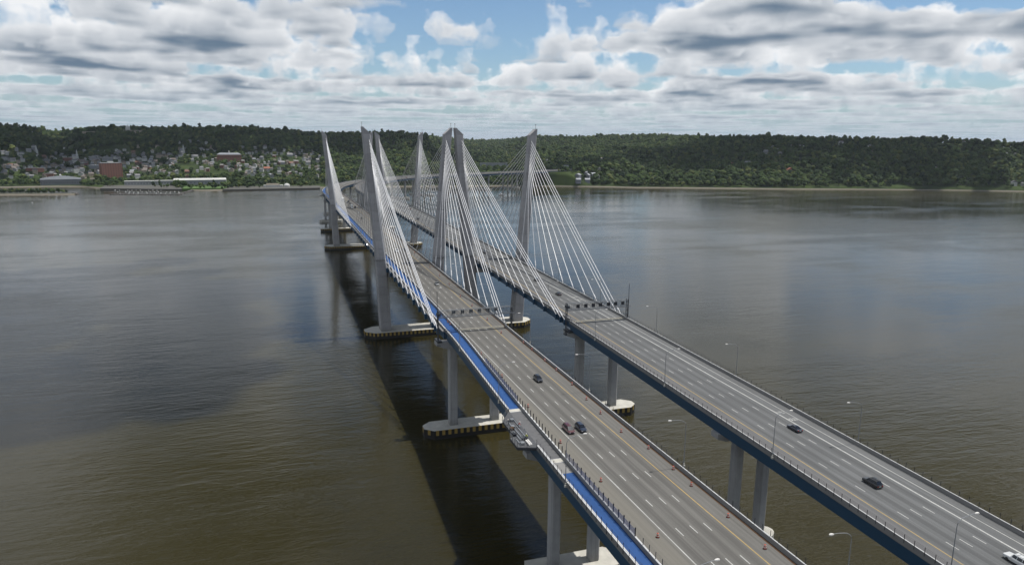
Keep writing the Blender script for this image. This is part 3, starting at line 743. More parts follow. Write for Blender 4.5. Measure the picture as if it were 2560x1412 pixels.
HS = {('town slope on the left', ZA): [(75, 660, 'white', 15), (150, 670, 'white', 9), (85, 550, 'white', 9), (240, 525, 'grey', 10), (430, 535, 'grey', 12), (140, 775, 'grey', 12), (520, 815, 'brick', 40), (60, 840, 'grey', 14), (230, 825, 'grey', 9),
        (680, 690, 'grey', 24), (810, 760, 'tan', 14), (810, 865, 'white', 14), (720, 915, 'brick', 24), (1030, 665, 'brick', 30), (1220, 700, 'tan', 17), (1290, 710, 'brick', 9), (1050, 725, 'grey', 13), (1430, 712, 'tan', 19),
        (1390, 655, 'grey', 24), (1600, 665, 'grey', 28), (1730, 645, 'white', 12), (1770, 580, 'grey', 10), (1735, 530, 'white', 7), (1600, 540, 'grey', 17), (2020, 600, 'tan', 14), (2130, 612, 'grey', 12), (2270, 552, 'white', 10),
        (2370, 622, 'tan', 19), (2520, 610, 'grey', 12), (2150, 668, 'white', 12), (2230, 690, 'white', 9), (2320, 700, 'tan', 10), (2010, 810, 'tan', 8), (2080, 820, 'tan', 9), (2150, 838, 'tan', 12), (2190, 740, 'white', 7), (2230, 790, 'brick', 8),
        (1150, 845, 'white', 21), (1040, 830, 'white', 14), (960, 840, 'tan', 12), (1420, 780, 'slate', 34), (1690, 780, 'slate', 42), (1360, 905, 'tan', 12), (1380, 975, 'tan', 9), (1250, 935, 'tan', 10), (1840, 715, 'tan', 14)],
      ('town slope behind the park', ZB): [(30, 620, 'tan', 14), (130, 612, 'brick', 12), (150, 690, 'white', 13), (230, 700, 'white', 8), (310, 625, 'white', 13), (320, 570, 'grey', 10), (520, 632, 'white', 19), (440, 400, 'grey', 12), (575, 402, 'grey', 9),
        (690, 420, 'white', 9), (290, 412, 'white', 8), (640, 525, 'white', 9), (710, 527, 'grey', 9), (1330, 568, 'white', 9), (1280, 580, 'white', 6), (1340, 622, 'tan', 10), (1382, 578, 'white', 6), (1435, 557, 'grey', 7), (1530, 562, 'tan', 8),
        (1590, 582, 'grey', 12), (1670, 575, 'white', 10), (1740, 580, 'white', 11), (1700, 522, 'white', 11), (1810, 575, 'white', 10), (1845, 532, 'white', 9), (1930, 600, 'grey', 18), (2010, 575, 'tan', 10), (2075, 570, 'grey', 8), (2140, 672, 'white', 10),
        (2220, 640, 'tan', 10), (2350, 690, 'grey', 12), (2210, 725, 'white', 18), (1780, 668, 'white', 8), (1810, 720, 'grey', 18), (1950, 728, 'brown', 14), (1770, 812, 'white', 11), (1590, 815, 'terracotta', 17), (1390, 892, 'white', 13),
        (1345, 840, 'white', 6), (1540, 905, 'white', 8), (2110, 805, 'white', 6), (2370, 828, 'grey', 17), (780, 728, 'grey', 12), (680, 695, 'white', 6), (480, 678, 'white', 14), (950, 985, 'white', 10)],
      ('wooded bank right of the towers', ZC): [(170, 535, 'grey', 16), (440, 640, 'grey', 19), (180, 615, 'slate', 18), (640, 765, 'slate', 13), (640, 830, 'slate', 13), (760, 722, 'slate', 9), (785, 770, 'slate', 13), (870, 745, 'slate', 12), (930, 775, 'slate', 13),
        (780, 828, 'slate', 13), (1230, 810, 'white', 10), (1700, 800, 'white', 10), (1160, 640, 'white', 10), (1270, 680, 'white', 10), (960, 650, 'grey', 8), (990, 510, 'grey', 18), (2490, 178, 'white', 9)],
      ('dark wooded hill on the right', ZD): [(1175, 318, 'white', 14), (1240, 350, 'grey', 9), (1060, 400, 'grey', 13), (1280, 410, 'grey', 10), (1450, 300, 'white', 9), (1590, 300, 'white', 6), (1630, 312, 'white', 5), (1800, 398, 'white', 7),
        (2210, 262, 'white', 12), (2490, 170, 'grey', 8), (540, 585, 'brown', 16), (790, 582, 'grey', 18), (1430, 675, 'terracotta', 18)],
      ('hillside at the right edge', ZE): [(210, 302, 'white', 12), (230, 398, 'white', 9), (1640, 255, 'grey', 7), (2290, 415, 'white', 5), (2420, 415, 'white', 5), (1210, 635, 'grey', 8), (2400, 880, 'white', 13), (2530, 885, 'white', 7)]}
for (zone, (zx, zy, zs)), lst in HS.items():
    cnt = {}
    for a, b_, c, wd in sorted(lst):
        key = (c, wd > 19); k = cnt.get(key, 0); cnt[key] = k+1
        kind = 'flat-roofed building' if wd > 19 else 'gabled house'
        house(zx+a/zs, zy+b_/zs, wd, c, '%s %s %s on the %s' % ('leftmost' if k == 0 else ordw(k)+'-from-left', c, kind, zone), 'buildings on the ' + zone)

nrow = {}
spots = []
for v_ in np.arange(372.0, 446.0, 5.2):                      # streets of small houses between the larger blocks
    for u_ in np.arange(6.0, 790.0, 17.0):
        uu_, vv_ = u_ + rnd.uniform(-7, 7), v_ + rnd.uniform(-1.8, 1.8)
        dens_ = .30 if vv_ > 388 else .13
        if rnd.random() > dens_ or (255 < uu_ < 310 and vv_ > 408) or (540 < uu_ < 606 and 384 < vv_ < 408): continue
        spots.append((uu_, vv_))
for uu_, vv_ in sorted(spots):
    c_ = rnd.choice(['white', 'white', 'white', 'grey', 'grey', 'tan', 'tan', 'slate', 'brick', 'brown']); k_ = nrow.get(c_, 0); nrow[c_] = k_+1
    house(uu_, vv_, rnd.uniform(7.5, 12.5), c_, 'small %s house on the town streets, %s of its colour from the left' % (c_, ordw(k_, 'first')), 'small houses on the town streets')

q = MB(); q.mi = 0
for _ in range(120):
    uu_, vv_ = rnd.uniform(5, 800), rnd.triangular(368, 447, 415)
    if (255 < uu_ < 310 and vv_ > 408) or (540 < uu_ < 606 and 384 < vv_ < 408): continue
    P = onland(uu_, vv_); z = float(terrain(P[0], P[1])); wd = rnd.uniform(6, 10); hh = rnd.uniform(5, 7.5); an = face(P[0], P[1])+rnd.uniform(-.7, .7); ca, sa = math.cos(an), math.sin(an)
    def tr(pts_): return [(P[0]+x*ca-y*sa, P[1]+x*sa+y*ca, z+zz) for x, y, zz in pts_]
    q.mi = rnd.choice((0, 0, 1)); a_, b_ = wd/2, wd*.4
    q.loft([tr([(-a_, -b_, -3), (a_, -b_, -3), (a_, b_, -3), (-a_, b_, -3)]), tr([(-a_, -b_, hh), (a_, -b_, hh), (a_, b_, hh), (-a_, b_, hh)])])
    q.mi = rnd.choice((2, 3)); q.loft([tr([(xx, -b_-.4, hh-.1), (xx, b_+.4, hh-.1), (xx, 0, hh+wd*.33)]) for xx in (-a_-.4, a_+.4)])
    clear.append((P[0], P[1], 6, 55))
tag(q.build('far_small_houses', [HW['white'], HW['tan'], HR['grey'], HR['tan']]), kind='stuff')

def block_building(u0, u1, vtop, vbot, dp, wallm, roofm, name, label, cat, floors, cols, rot=0.0, side=True):
    """building whose front spans the pixels given, standing on the land at its foot"""
    P0 = ground_at((u0+u1)/2, vbot); dist = np.linalg.norm(P0-OC); wd = (u1-u0)/FPX*dist; ht = (vbot-vtop)/FPX*dist
    x, y = P0[0], P0[1]; z = float(max(terrain(x, y), 1.5))
    root = thing(name, label, cat, (x, y, z), face(x, y)+rot)
    MB().box(-wd/2, wd/2, 0, dp, -3, ht).build('wall', wallm, root)
    ro = MB().box(-wd/2-.3, wd/2+.3, -.3, dp+.3, ht+.01, ht+.7).build('roof', roofm, root)
    for i in range(cols):
        for j in range(floors):
            o = obj('window', win_me, root, (-wd/2+wd*(i+.5)/cols, 0, ht*(j+.35)/floors)); o.scale = (min(1.6, wd/cols*.4/1.1), 1, min(1.5, ht/floors*.45/1.5))
            if side and i < max(2, cols//2):
                o = obj('window', win_me, root, (-wd/2, dp*(i+.5)/max(2, cols//2), ht*(j+.35)/floors), -math.pi/2); o.scale = (1, 1, min(1.5, ht/floors*.45/1.5))
    clear.append((x, y+dp/2, max(wd, dp)*.62, 14 if vbot < 440 else 40))
    return root, ro, wd, ht
r_, ro, wd, ht = block_building(263, 303, 414, 447, 26, HW['brick'], HW['grey'], 'apartment_tower', 'square red-brick apartment tower beside the waterfront station', 'building', 9, 8, 0.25)
MB().box(-7, 6, 6, 16, ht+.7, ht+4).build('roof_plant', HW['white'], ro)
r_, ro, wd, ht = block_building(447, 556, 452, 462, 30, HW['grey'], M['wroof'], 'warehouse', 'long low warehouse with a white roof behind the park lawn', 'warehouse', 1, 14)
MB().loft([[(-wd/2-.3, -1, ht+.71), (-wd/2-.3, 31, ht+.71), (-wd/2-.3, 15, ht+4.5)], [(wd/2+.3, -1, ht+.71), (wd/2+.3, 31, ht+.71), (wd/2+.3, 15, ht+4.5)]]).build('ridge_roof', M['wroof'], ro)
r_, ro, wd, ht = block_building(328, 446, 454, 463, 18, HW['grey'], M['wroof'], 'station_building', 'very long flat white-roofed shed left of the warehouse', 'shed', 1, 20)
r_, ro, wd, ht = block_building(548, 600, 389, 405, 22, HW['brick'], HW['slate'], 'school_building', 'red-brick school with a grey hipped roof and small cupola', 'school', 2, 12)
MB().loft([[(-wd/2-.3, -.3, ht+.71), (wd/2+.3, -.3, ht+.71), (wd/2+.3, 22.3, ht+.71), (-wd/2-.3, 22.3, ht+.71)], [(-wd/2+8, 10, ht+6), (wd/2-8, 10, ht+6), (wd/2-8, 12, ht+6), (-wd/2+8, 12, ht+6)]]).build('hipped_roof', HW['slate'], ro)
MB().lathe([(1.6, ht+5.5), (1.6, ht+9), (2.0, ht+9), (.2, ht+13)], 8, (0, 11, 0)).build('cupola', HW['white'], ro)
r_, ro, wd, ht = block_building(117, 190, 452, 463, 34, M['pav'], M['pav'], 'waterfront_pavilion', 'wide waterfront pavilion with a curved grey roof and lantern', 'pavilion', 1, 16)
MB().loft([[(xx, yy, ht+.7+zz) for yy, zz in ((0, 0), (8, 5*math.cos(xx/wd*2.6)), (17, 8*math.cos(xx/wd*2.6)), (26, 5*math.cos(xx/wd*2.6)), (34, 0))] for xx in [wd*(k/8.0-.5) for k in range(9)]]).build('curved_roof', M['pav'], ro)
MB().lathe([(2.5, ht+7), (2.5, ht+10), (2.7, ht+10.2), (.3, ht+13)], 10, (0, 17, 0)).build('lantern', HW['white'], ro)
r_, ro, wd, ht = block_building(213, 250, 331, 338, 20, HW['tan'], HW['grey'], 'hilltop_block', 'pale hilltop building left of the white dome', 'building', 3, 12)
r_, ro, wd, ht = block_building(340, 374, 328, 336, 20, HW['tan'], HW['grey'], 'hilltop_block', 'pale hilltop building right of the white dome', 'building', 3, 12)
r_, ro, wd, ht = block_building(312, 330, 328, 337, 24, HW['tan'], HW['grey'], 'domed_hall', 'pale domed hall standing out on the dark ridge', 'building', 3, 8)
MB().lathe([(8, ht), (8, ht+6)] + [(8*math.cos(q_), ht+6+11*math.sin(q_)) for q_ in [R(d_) for d_ in range(10, 90, 16)]] + [(.4, ht+20)], 16, (0, 12, 0)).build('dome', HW['white'], ro, smooth=True)
r_, ro, wd, ht = block_building(1378, 1420, 379, 388, 24, HW['brown'], HW['brown'], 'stilted_house', 'wide brown flat-roofed building above the right bank', 'building', 2, 14)
r_, ro, wd, ht = block_building(1200, 1268, 408, 421, 4, HW['slate'], HW['grey'], 'retaining_wall', 'long dark retaining wall above the far roadway', 'wall', 1, 1, side=False)
def spire(u, v, h_, label):
    P = ground_at(u, v); z = float(terrain(P[0], P[1])); root = thing('church', label, 'church', (P[0], P[1], z), face(P[0], P[1])+.3)
    MB().box(-5, 5, 4, 26, -3, 9).build('nave', HW['white'], root); MB().loft([[(-5.5, yy, 9), (5.5, yy, 9), (0, yy, 15)] for yy in (3.5, 26.5)]).build('roof', HW['slate'], root)
    t_ = MB().box(-2.6, 2.6, -1.2, 4, -3, h_*.5).build('steeple_tower', HW['white'], root)
    MB().lathe([(2.7, h_*.5), (1.9, h_*.58), (1.9, h_*.68), (2.1, h_*.69), (.12, h_)], 8, (0, 1.4, 0)).build('steeple', HW['white'], t_)
    clear.append((P[0], P[1], 13, 50))
spire(194, 399, 30, 'white church steeple above the brick blocks of the town')
spire(459.5, 383, 27, 'slender white church spire left of the school')
spire(92, 383, 24, 'small white steeple among trees at far left')
def mast(u, v, h_, label):
    P = ground_at(u, v); z = float(terrain(P[0], P[1])); root = thing('radio_mast', label, 'mast', (P[0], P[1], z))
    MB().tube([(0, 0, 0), (0, 0, h_)], [0.9, 0.5], 4).build('mast_pole', M['galv'], root)
    for k in range(4): MB().box(-1.6, 1.6, -.2, .2, h_*(k+1)/5, h_*(k+1)/5+.3).build('cross_arm', M['galv'], root)
mast(394, 324, 52, 'thin radio mast on the left ridge')
mast(2208, 350, 52, 'thin radio mast on the right ridge')
P = ground_at(998, 333); z = float(terrain(P[0], P[1])); root = thing('water_tower', 'dark round water tower on the middle hilltop', 'water tower', (P[0], P[1], z))
MB().lathe([(2.5, -2), (2.5, 22), (7.5, 24), (8, 26), (8, 33), (6, 35.5), (.5, 36.5)], 14).build('tank', HW['slate'], root, smooth=False)
for k in range(4): MB().tube([(6*math.cos(k*1.57), 6*math.sin(k*1.57), -2), (6*math.cos(k*1.57), 6*math.sin(k*1.57), 25)], .4, 5).build('leg', M['dsteel'], root)
clear.append((P[0], P[1], 8, 10))

# waterfront: lawn, breakwaters, marina, wooded spit
def flat_patch(name, px_, z, mat, label=None, thick=0.5):
    pts = [atz(u, v, z) for u, v in px_]; q = MB(); q.loft([[(p[0], p[1], z-thick) for p in pts], [(p[0], p[1], z) for p in pts]])
    return tag(q.build(name, mat), kind='structure')
flat_patch('park_lawn', [(455, 471.5), (556, 470.5), (580, 466), (450, 465.2)], 4.6, M['lawn'], thick=6)
flat_patch('quay', [(556, 474), (800, 469.5), (800, 464), (580, 466)], 3.8, M['gravel'], thick=6)
flat_patch('quay', [(250, 471), (455, 473), (450, 464), (262, 463)], 3.6, M['gravel'], thick=6)
for u0, v0, u1, v1 in ((275, 487, 445, 488), (445, 488, 492, 473)):
    A, B = atz(u0, v0, 0), atz(u1, v1, 0); q = MB(); Ln = np.linalg.norm(B-A); n = int(Ln/7)
    for k in range(n+1):
        p = A+(B-A)*k/n
        for _ in range(3):
            s_ = rnd.uniform(1.6, 3.2); c_ = (p[0]+rnd.uniform(-3, 3), p[1]+rnd.uniform(-2.5, 2.5), rnd.uniform(-.5, .8))
            q.lathe([(s_*.6, -s_*.6), (s_, 0), (s_*.7, s_*.6), (s_*.1, s_*.8)], 5, c_)
    dd = (B-A)/Ln; nn = np.array([-dd[1], dd[0], 0])*2.2
    q.loft([[A-nn+[0, 0, -1], A+nn+[0, 0, -1], A+nn*.6+[0, 0, 1.6], A-nn*.6+[0, 0, 1.6]], [B-nn+[0, 0, -1], B+nn+[0, 0, -1], B+nn*.6+[0, 0, 1.6], B-nn*.6+[0, 0, 1.6]]])
    tag(q.build('breakwater', M['stone'], None), 'low dark stone breakwater %s of the marina' % ('along the river side' if u0 < 400 else 'at the slanting right end'), 'breakwater')
M['hull'] = pmat('white_hull', (0.36, 0.37, 0.39), 0.3, 0.05, 1.0)
def boat_protos():
    hull = MB(); L = 9.0
    hull.loft([[(x, -w2, z1), (x, w2, z1), (x, w2*.55, -.25), (x, -w2*.55, -.25)] for x, w2, z1 in ((-4.5, 1.25, .9), (-2, 1.45, .95), (1.5, 1.35, 1.1), (3.6, .7, 1.3), (4.6, .06, 1.45))])
    cab = MB(); cab.loft([[(-1.8, -1.0, 1.0), (1.6, -.95, 1.0), (1.6, .95, 1.0), (-1.8, 1.0, 1.0)], [(-1.5, -.85, 2.2), (.7, -.8, 2.2), (.7, .8, 2.2), (-1.5, .85, 2.2)]])
    return hull.mesh('hull', M['hull']), cab.mesh('cabin', M['reflect'])
hull_me, cab_me = boat_protos()
mastm = MB().tube([(.6, 0, 1), (.6, 0, 11)], .1, 4).tube([(.6, 0, 2.6), (-3.4, 0, 2.5)], .12, 4).mesh('mast', M['galv'])
def boat(u, v, label, group, sail, sc_=1.0, rz=None):
    P = atz(u, v, 0); root = thing('sailing_boat' if sail else 'motor_boat', label, 'boat', (P[0], P[1], 0), rnd.uniform(-.3, .3) + (math.pi/2 if rz is None else rz), group)
    root.scale = (sc_,)*3; obj('hull', hull_me, root); obj('cabin', cab_me, root)
    if sail: obj('mast', mastm, root)
k = 0
for row, (v0, n) in enumerate(((476.5, 16), (480.5, 16), (484, 14))):
    for i in range(n):
        u = 288 + row*6 + i*(158-row*4)/n*1.06
        if rnd.random() < .3: continue
        boat(u, v0+rnd.uniform(-.3, .3), '%s small boat from the left in the %s marina row' % (ordw(i, 'first'), ('back', 'middle', 'front')[row]), 'boats moored in the marina', rnd.random() < .45, rnd.uniform(.55, .85))
for v in (478.6, 482.4):
    A, B = atz(284, v, .5), atz(445, v+.3, .5); tag(MB().bar(A, B, 2.0, .5).build('floating_dock', M['gravel']), 'long floating dock %s in the marina' % ('behind the middle boats' if v < 480 else 'behind the front boats'), 'dock')
boat(1253, 488, 'white motor boat on open water beside the far right tower', None, False, 1.6, 0.4)
for i, (u, v) in enumerate(((688, 472.5), (700, 473.5), (712, 472))): boat(u, v, '%s white boat from the left moored by the yacht club quay' % ordw(i, 'first'), 'boats at the quay', i == 1, 1.2)
boat(81, 507, 'tiny dark buoy-tender boat alone on the left water', None, False, .5)
# white tents / club house by the quay
P = ground_at(688, 469); root = thing('club_house', 'white riverside club house with terraces beside a tree', 'building', (P[0], P[1]+6, 3.6), face(P[0], P[1]))
MB().box(-26, 18, 0, 14, -2, 4.5).build('wall', HW['white'], root); MB().box(-20, 10, 3, 13, 4.51, 8).build('upper_floor', HW['tan'], root); MB().lathe([(7, 0), (7, 4), (5, 7), (.5, 8.5)], 12, (27, 6, 0)).build('white_tent', HW['white'], root)
for k in range(9): obj('window', win_me, root, (-23+k*4.6, 0, 1.8))
clear.append((P[0], P[1]+6, 40, 30))
# wooded spit with a stone edge at the far left
A, B = atz(-420, 490, 0), atz(186, 487.5, 0); q = MB(); spit = []
for k in range(61):
    f = k/60.0; p = A+(B-A)*f; wdt = 20*(1-.5*f)+6*math.sin(k*.9); spit.append((p[0], p[1]+10))
q.loft([[(x, y-12, -1), (x, y-7, 2.2), (x, y+14, 2.6), (x, y+22, -1)] for x, y in spit]); tag(q.build('wooded_spit', terrain_mat()), kind='structure')
B2 = atz(184, 486, 0); q = MB()
for _ in range(26):
    s_ = rnd.uniform(2, 4); q.lathe([(s_*.6, -s_*.6), (s_, 0), (s_*.7, s_*.6), (s_*.1, s_*.9)], 5, (B2[0]+rnd.uniform(-7, 7), B2[1]+rnd.uniform(-6, 6), rnd.uniform(0, 1.5)))
tag(q.build('stone_pile', M['stone']), 'dark stone pile at the tip of the wooded spit', 'rocks', kind='stuff')

# ================================================================== TREES
def leaf_mat(name, c0, c1):
    m = bpy.data.materials.new(name); m.use_nodes = True; t = NT(m.node_tree); b = t.n['Principled BSDF']
    b.inputs['Roughness'].default_value = 0.8; b.inputs['Specular IOR Level'].default_value = 0.15
    oi = t.new('ShaderNodeObjectInfo'); g = t.new('ShaderNodeNewGeometry').outputs['Position']
    n = t.noise(g, 0.012, 3.0, 0.5); f = t.math('ADD', t.math('MULTIPLY', oi.outputs['Random'], 0.75), t.math('MULTIPLY', t.math('SUBTRACT', n, 0.4), 1.1), clamp=True)
    cc_ = t.mix(f, (*c0, 1), (*c1, 1))
    wn_ = t.new('ShaderNodeTexWhiteNoise', noise_dimensions='1D'); t.l.new(t.math('MULTIPLY', oi.outputs['Random'], 731.0), wn_.inputs['W'])
    cc_ = t.mix(t.maprange(wn_.outputs[0], .80, .95, 0, .75), cc_, (0.115, 0.130, 0.038, 1)); cc_ = t.mix(t.maprange(wn_.outputs[0], .0, .16, .8, 0), cc_, (0.014, 0.026, 0.014, 1))
    t.l.new(cc_, b.inputs['Base Color']); return m
M['leaf'] = leaf_mat('foliage', (0.014, 0.028, 0.011), (0.066, 0.100, 0.028))
M['bark'] = pmat('bark', (0.06, 0.045, 0.035), 0.9, 0.2, 2.0)
def crown_mesh(seed, hgt, rad, n):
    g = random.Random(seed); lumps = []
    for k in range(9):
        a = g.uniform(0, 6.28); d = g.uniform(.15, .62)*rad; lumps.append((math.cos(a)*d, math.sin(a)*d, hgt*g.uniform(.42, .80), rad*g.uniform(.36, .58)))
    lumps.append((0, 0, hgt*.80, rad*.5)); q = MB()
    for _ in range(n):                                             # leaf sprays standing off the clumps: ragged outline, gaps
        lx, ly, lz, lr = g.choice(lumps); v = Vector((g.gauss(0, 1), g.gauss(0, 1), g.gauss(0, 1)+.25)).normalized()
        c = Vector((lx, ly, lz)) + v*lr*g.uniform(.92, 1.12)
        nrm = (v*1.6 + Vector((g.uniform(-.5, .5), g.uniform(-.5, .5), g.uniform(-.2, .6)))).normalized()
        a = nrm.orthogonal().normalized(); a.rotate(Matrix.Rotation(g.uniform(0, 6.28), 3, nrm)); b2 = nrm.cross(a); s_ = rad*g.uniform(.09, .17)
        mid = c + nrm*s_*.35
        q.add([c-a*s_, c-b2*s_*.8, c+a*s_, c+b2*s_*.8, mid], [(0, 1, 4), (1, 2, 4), (2, 3, 4), (3, 0, 4)])
    for lx, ly, lz, lr in lumps:                                   # uneven leafy clumps
        rings = []
        for f, zf in ((.25, -.85), (.72, -.55), (.98, -.05), (.93, .35), (.62, .75), (.15, .97)):
            rings.append([(lx+lr*f*g.uniform(.78, 1.18)*math.cos(2*math.pi*k/8+f), ly+lr*f*g.uniform(.78, 1.18)*math.sin(2*math.pi*k/8+f), lz+lr*zf*g.uniform(.85, 1.1)) for k in range(8)])
        q.loft(rings)
    return q.mesh('crown', M['leaf'])
def trunk_mesh(seed, hgt, rad):
    g = random.Random(seed); q = MB(); q.tube([(0, 0, -1), (.1, .1, hgt*.3), (.2, -.1, hgt*.6)], [.42, .32, .15], 6)
    for k in range(5):
        a = g.uniform(0, 6.28); z0 = hgt*g.uniform(.25, .45); q.tube([(0, 0, z0), (math.cos(a)*rad*.5, math.sin(a)*rad*.5, z0+hgt*.25)], [.17, .06], 5)
    return q.mesh('trunk', M['bark'])
TSPEC = [(1, 15.5, 6.4, 130), (2, 12.5, 5.6, 110), (3, 19.0, 5.6, 130), (4, 14.5, 7.4, 150), (5, 20.0, 3.9, 110)]
crowns = [crown_mesh(*a) for a in TSPEC]; trunks = [trunk_mesh(a[0], a[1], a[2]) for a in TSPEC]
# candidate positions
def scatter():
    pts = []
    for r0_, r1_, sp in ((1150, 1900, 8.4), (1900, 2600, 9.2), (2600, 3600, 10.6), (3600, 6000, 15.0)):
        area = 0.5*(R(75)-R(-28))*(r1_**2-r0_**2); n = int(area/sp**2)
        a = nr.uniform(R(-28), R(75), n); r = np.sqrt(nr.uniform(r0_**2, r1_**2, n))
        pts.append(np.stack([a, r, np.full(n, sp/9.2)], -1))
    A_ = np.concatenate(pts); a, r, sc_ = A_.T
    x = CX+np.sin(a)*r; y = CY+np.cos(a)*r
    rs = np.interp(a, SA, SR); rr = np.interp(a, RA, RR)
    ok = (r > rs+14) & (r < rr+120)
    # waterfront of the town is open ground with few trees
    uu = np.interp(a, [u2a(q_) for q_ in range(-600, 3400, 50)], list(range(-600, 3400, 50)))
    front = (uu > 215) & (uu < 812) & (r < rs+150) & (r > rs)
    ok &= ~(front & (nr.uniform(0, 1, len(a)) < .62))
    town = (uu > -200) & (uu < 800) & (r < rs+900) & (r >= rs+150)
    gap = vnoise(x/46.0, y/46.0, 9)
    ok &= ~(town & (gap < .40))
    ok &= ~((~town) & (vnoise(x/60.0, y/60.0, 12) < .10))
    for cx_, cy_, rd, fr in clear:
        dx, dy = x-cx_, y-cy_; L = math.hypot(CX-cx_, CY-cy_); ux, uy = (CX-cx_)/L, (CY-cy_)/L
        along = dx*ux+dy*uy; lat = np.abs(-dx*uy+dy*ux)
        ok &= ~((np.hypot(dx, dy) < rd) | ((along > 0) & (along < fr) & (lat < rd*.75)))
    # keep the far carriageways clear
    for s in range(1200, 1870, 12):
        for b in 'NS':
            qx, qy = path(b, s, 27.5 if b == 'N' else 84.4); ok &= np.hypot(x-qx, y-qy) > 22
    # the lawn
    for u_, v_ in ((470, 469), (500, 469), (530, 469), (555, 469)):
        p = atz(u_, v_, 4); ok &= np.hypot(x-p[0], y-p[1]) > 20
    x, y, r, sc_, uu = x[ok], y[ok], r[ok], sc_[ok], uu[ok]
    sc_ = sc_*np.clip(.86*np.exp(nr.normal(0, 1, len(x))*np.where(r > 2300, .20, .29)), .42, 1.6)*np.where((uu > -200) & (uu < 800) & (r < 2350), .74, 1.0)*np.where(r > 3600, .80, 1.0)*(1 + .18*(vnoise(x/120, y/120, 4)-.5))
    z = terrain(x, y)
    for px_, py_ in spit[4:58]:                                     # the spit
        for _ in range(3):
            x = np.append(x, px_+rnd.uniform(-6, 6)); y = np.append(y, py_+rnd.uniform(-1, 12)); z = np.append(z, 2.2); r = np.append(r, 1650); sc_ = np.append(sc_, rnd.uniform(.45, .75)); uu = np.append(uu, 0)
    return x, y, z, r, sc_, uu
tx, ty, tz, tr_, tsc, tu = scatter()
vis = (tu > -10) & (tu < 2570)
order = np.argsort(np.where(vis, tr_/tsc, 1e9))[:300]
tr_root = []; tnames = ['spreading', 'rounded', 'tall']
tgroup = 'broadleaf trees along the far bank'
lastx = np.sort(order)
for n, i in enumerate(order):
    k = n % 5
    root = thing('broadleaf_tree', ('spreading', 'rounded', 'tall', 'wide-crowned', 'narrow upright')[k] + ' green broadleaf tree standing close to the far shoreline', 'tree', (tx[i], ty[i], tz[i]-.3), rnd.uniform(0, 6.28), tgroup)
    s_ = float(tsc[i]); root.scale = (s_, s_, s_*rnd.uniform(.9, 1.12))
    obj('crown', crowns[k], root); obj('trunk', trunks[k], root); tr_root.append(root)
rest = np.ones(len(tx), bool); rest[order] = False
# the rest of the woods: one object, instances of the three crowns
wx, wy, wz, ws = tx[rest], ty[rest], tz[rest], tsc[rest]
me = bpy.data.meshes.new('woodland'); me.from_pydata(np.stack([wx, wy, wz-.3], -1).tolist(), [], [])
for nm, typ, arr in (('tsc', 'FLOAT', ws), ('rot', 'FLOAT', nr.uniform(0, 6.28, len(wx)))):
    at = me.attributes.new(nm, typ, 'POINT'); at.data.foreach_set('value', arr.astype(np.float32))
at = me.attributes.new('kind', 'INT', 'POINT'); at.data.foreach_set('value', nr.choice([0, 0, 1, 1, 2, 3, 3, 4], len(wx)).astype(np.int32))
wood = tag(obj('woodland', me), kind='stuff')
ng = bpy.data.node_groups.new('woodland_instances', 'GeometryNodeTree')
ng.interface.new_socket('Geometry', in_out='INPUT', socket_type='NodeSocketGeometry'); ng.interface.new_socket('Geometry', in_out='OUTPUT', socket_type='NodeSocketGeometry')
gi = ng.nodes.new('NodeGroupInput'); go = ng.nodes.new('NodeGroupOutput'); jn = ng.nodes.new('GeometryNodeJoinGeometry')
def nat(name, typ):
    nd = ng.nodes.new('GeometryNodeInputNamedAttribute'); nd.data_type = typ; nd.inputs[0].default_value = name; return nd.outputs[0]
rotv = ng.nodes.new('ShaderNodeCombineXYZ'); ng.links.new(nat('rot', 'FLOAT'), rotv.inputs[2])
for k in range(5):
    crown_o = [c for c in tr_root[k].children if c.name.startswith('crown')][0]
    oi = ng.nodes.new('GeometryNodeObjectInfo'); oi.transform_space = 'ORIGINAL'; oi.inputs['As Instance'].default_value = True; oi.inputs['Object'].default_value = crown_o
    cmpn = ng.nodes.new('FunctionNodeCompare'); cmpn.data_type = 'INT'; cmpn.operation = 'EQUAL'; ng.links.new(nat('kind', 'INT'), cmpn.inputs[2]); cmpn.inputs[3].default_value = k
    ip = ng.nodes.new('GeometryNodeInstanceOnPoints'); ng.links.new(gi.outputs[0], ip.inputs['Points']); ng.links.new(cmpn.outputs[0], ip.inputs['Selection'])
    ng.links.new(oi.outputs['Geometry'], ip.inputs['Instance']); ng.links.new(rotv.outputs[0], ip.inputs['Rotation']); ng.links.new(nat('tsc', 'FLOAT'), ip.inputs['Scale'])
    ng.links.new(ip.outputs[0], jn.inputs[0])
ng.links.new(jn.outputs[0], go.inputs[0])
wood.modifiers.new('instances', 'NODES').node_group = ng
print('trees', len(tx))

# ================================================================== LAMP POSTS
def lamp_protos():
    root = thing('lamp_post', 'x', 'lamp')
    MB().tube([(0, 0, 0), (0, 0, 5.5), (0, 0, 10.2)], [.11, .09, .07], 8).build('pole', M['lampw'], root)
    arm = [(0, 0, 10.2)] + [(2.2*(1-math.cos(a)), 0, 10.2+1.55*math.sin(a)) for a in [R(d) for d in (20, 40, 60, 80)]] + [(3.3, 0, 11.95), (4.2, 0, 12.0)]
    MB().tube(arm, [.085, .08, .075, .07, .065, .06, .055], 6).build('arm', M['lampw'], root)
    hd = MB(); hd.loft([[(x, -w2, 11.93), (x, w2, 11.93), (x, w2*.8, 12.02+h_), (x, -w2*.8, 12.02+h_)] for x, w2, h_ in ((4.1, .10, .02), (4.35, .2, .10), (4.8, .24, .12), (5.05, .12, .05))]); hd.build('luminaire', M['reflect'], root)
    MB().lathe([(.34, -.5), (.34, .02), (.2, .06), (.2, .5), (.14, .55)], 10).build('base_bracket', M['caplight'], root)
    return root
lproto = lamp_protos(); first = True
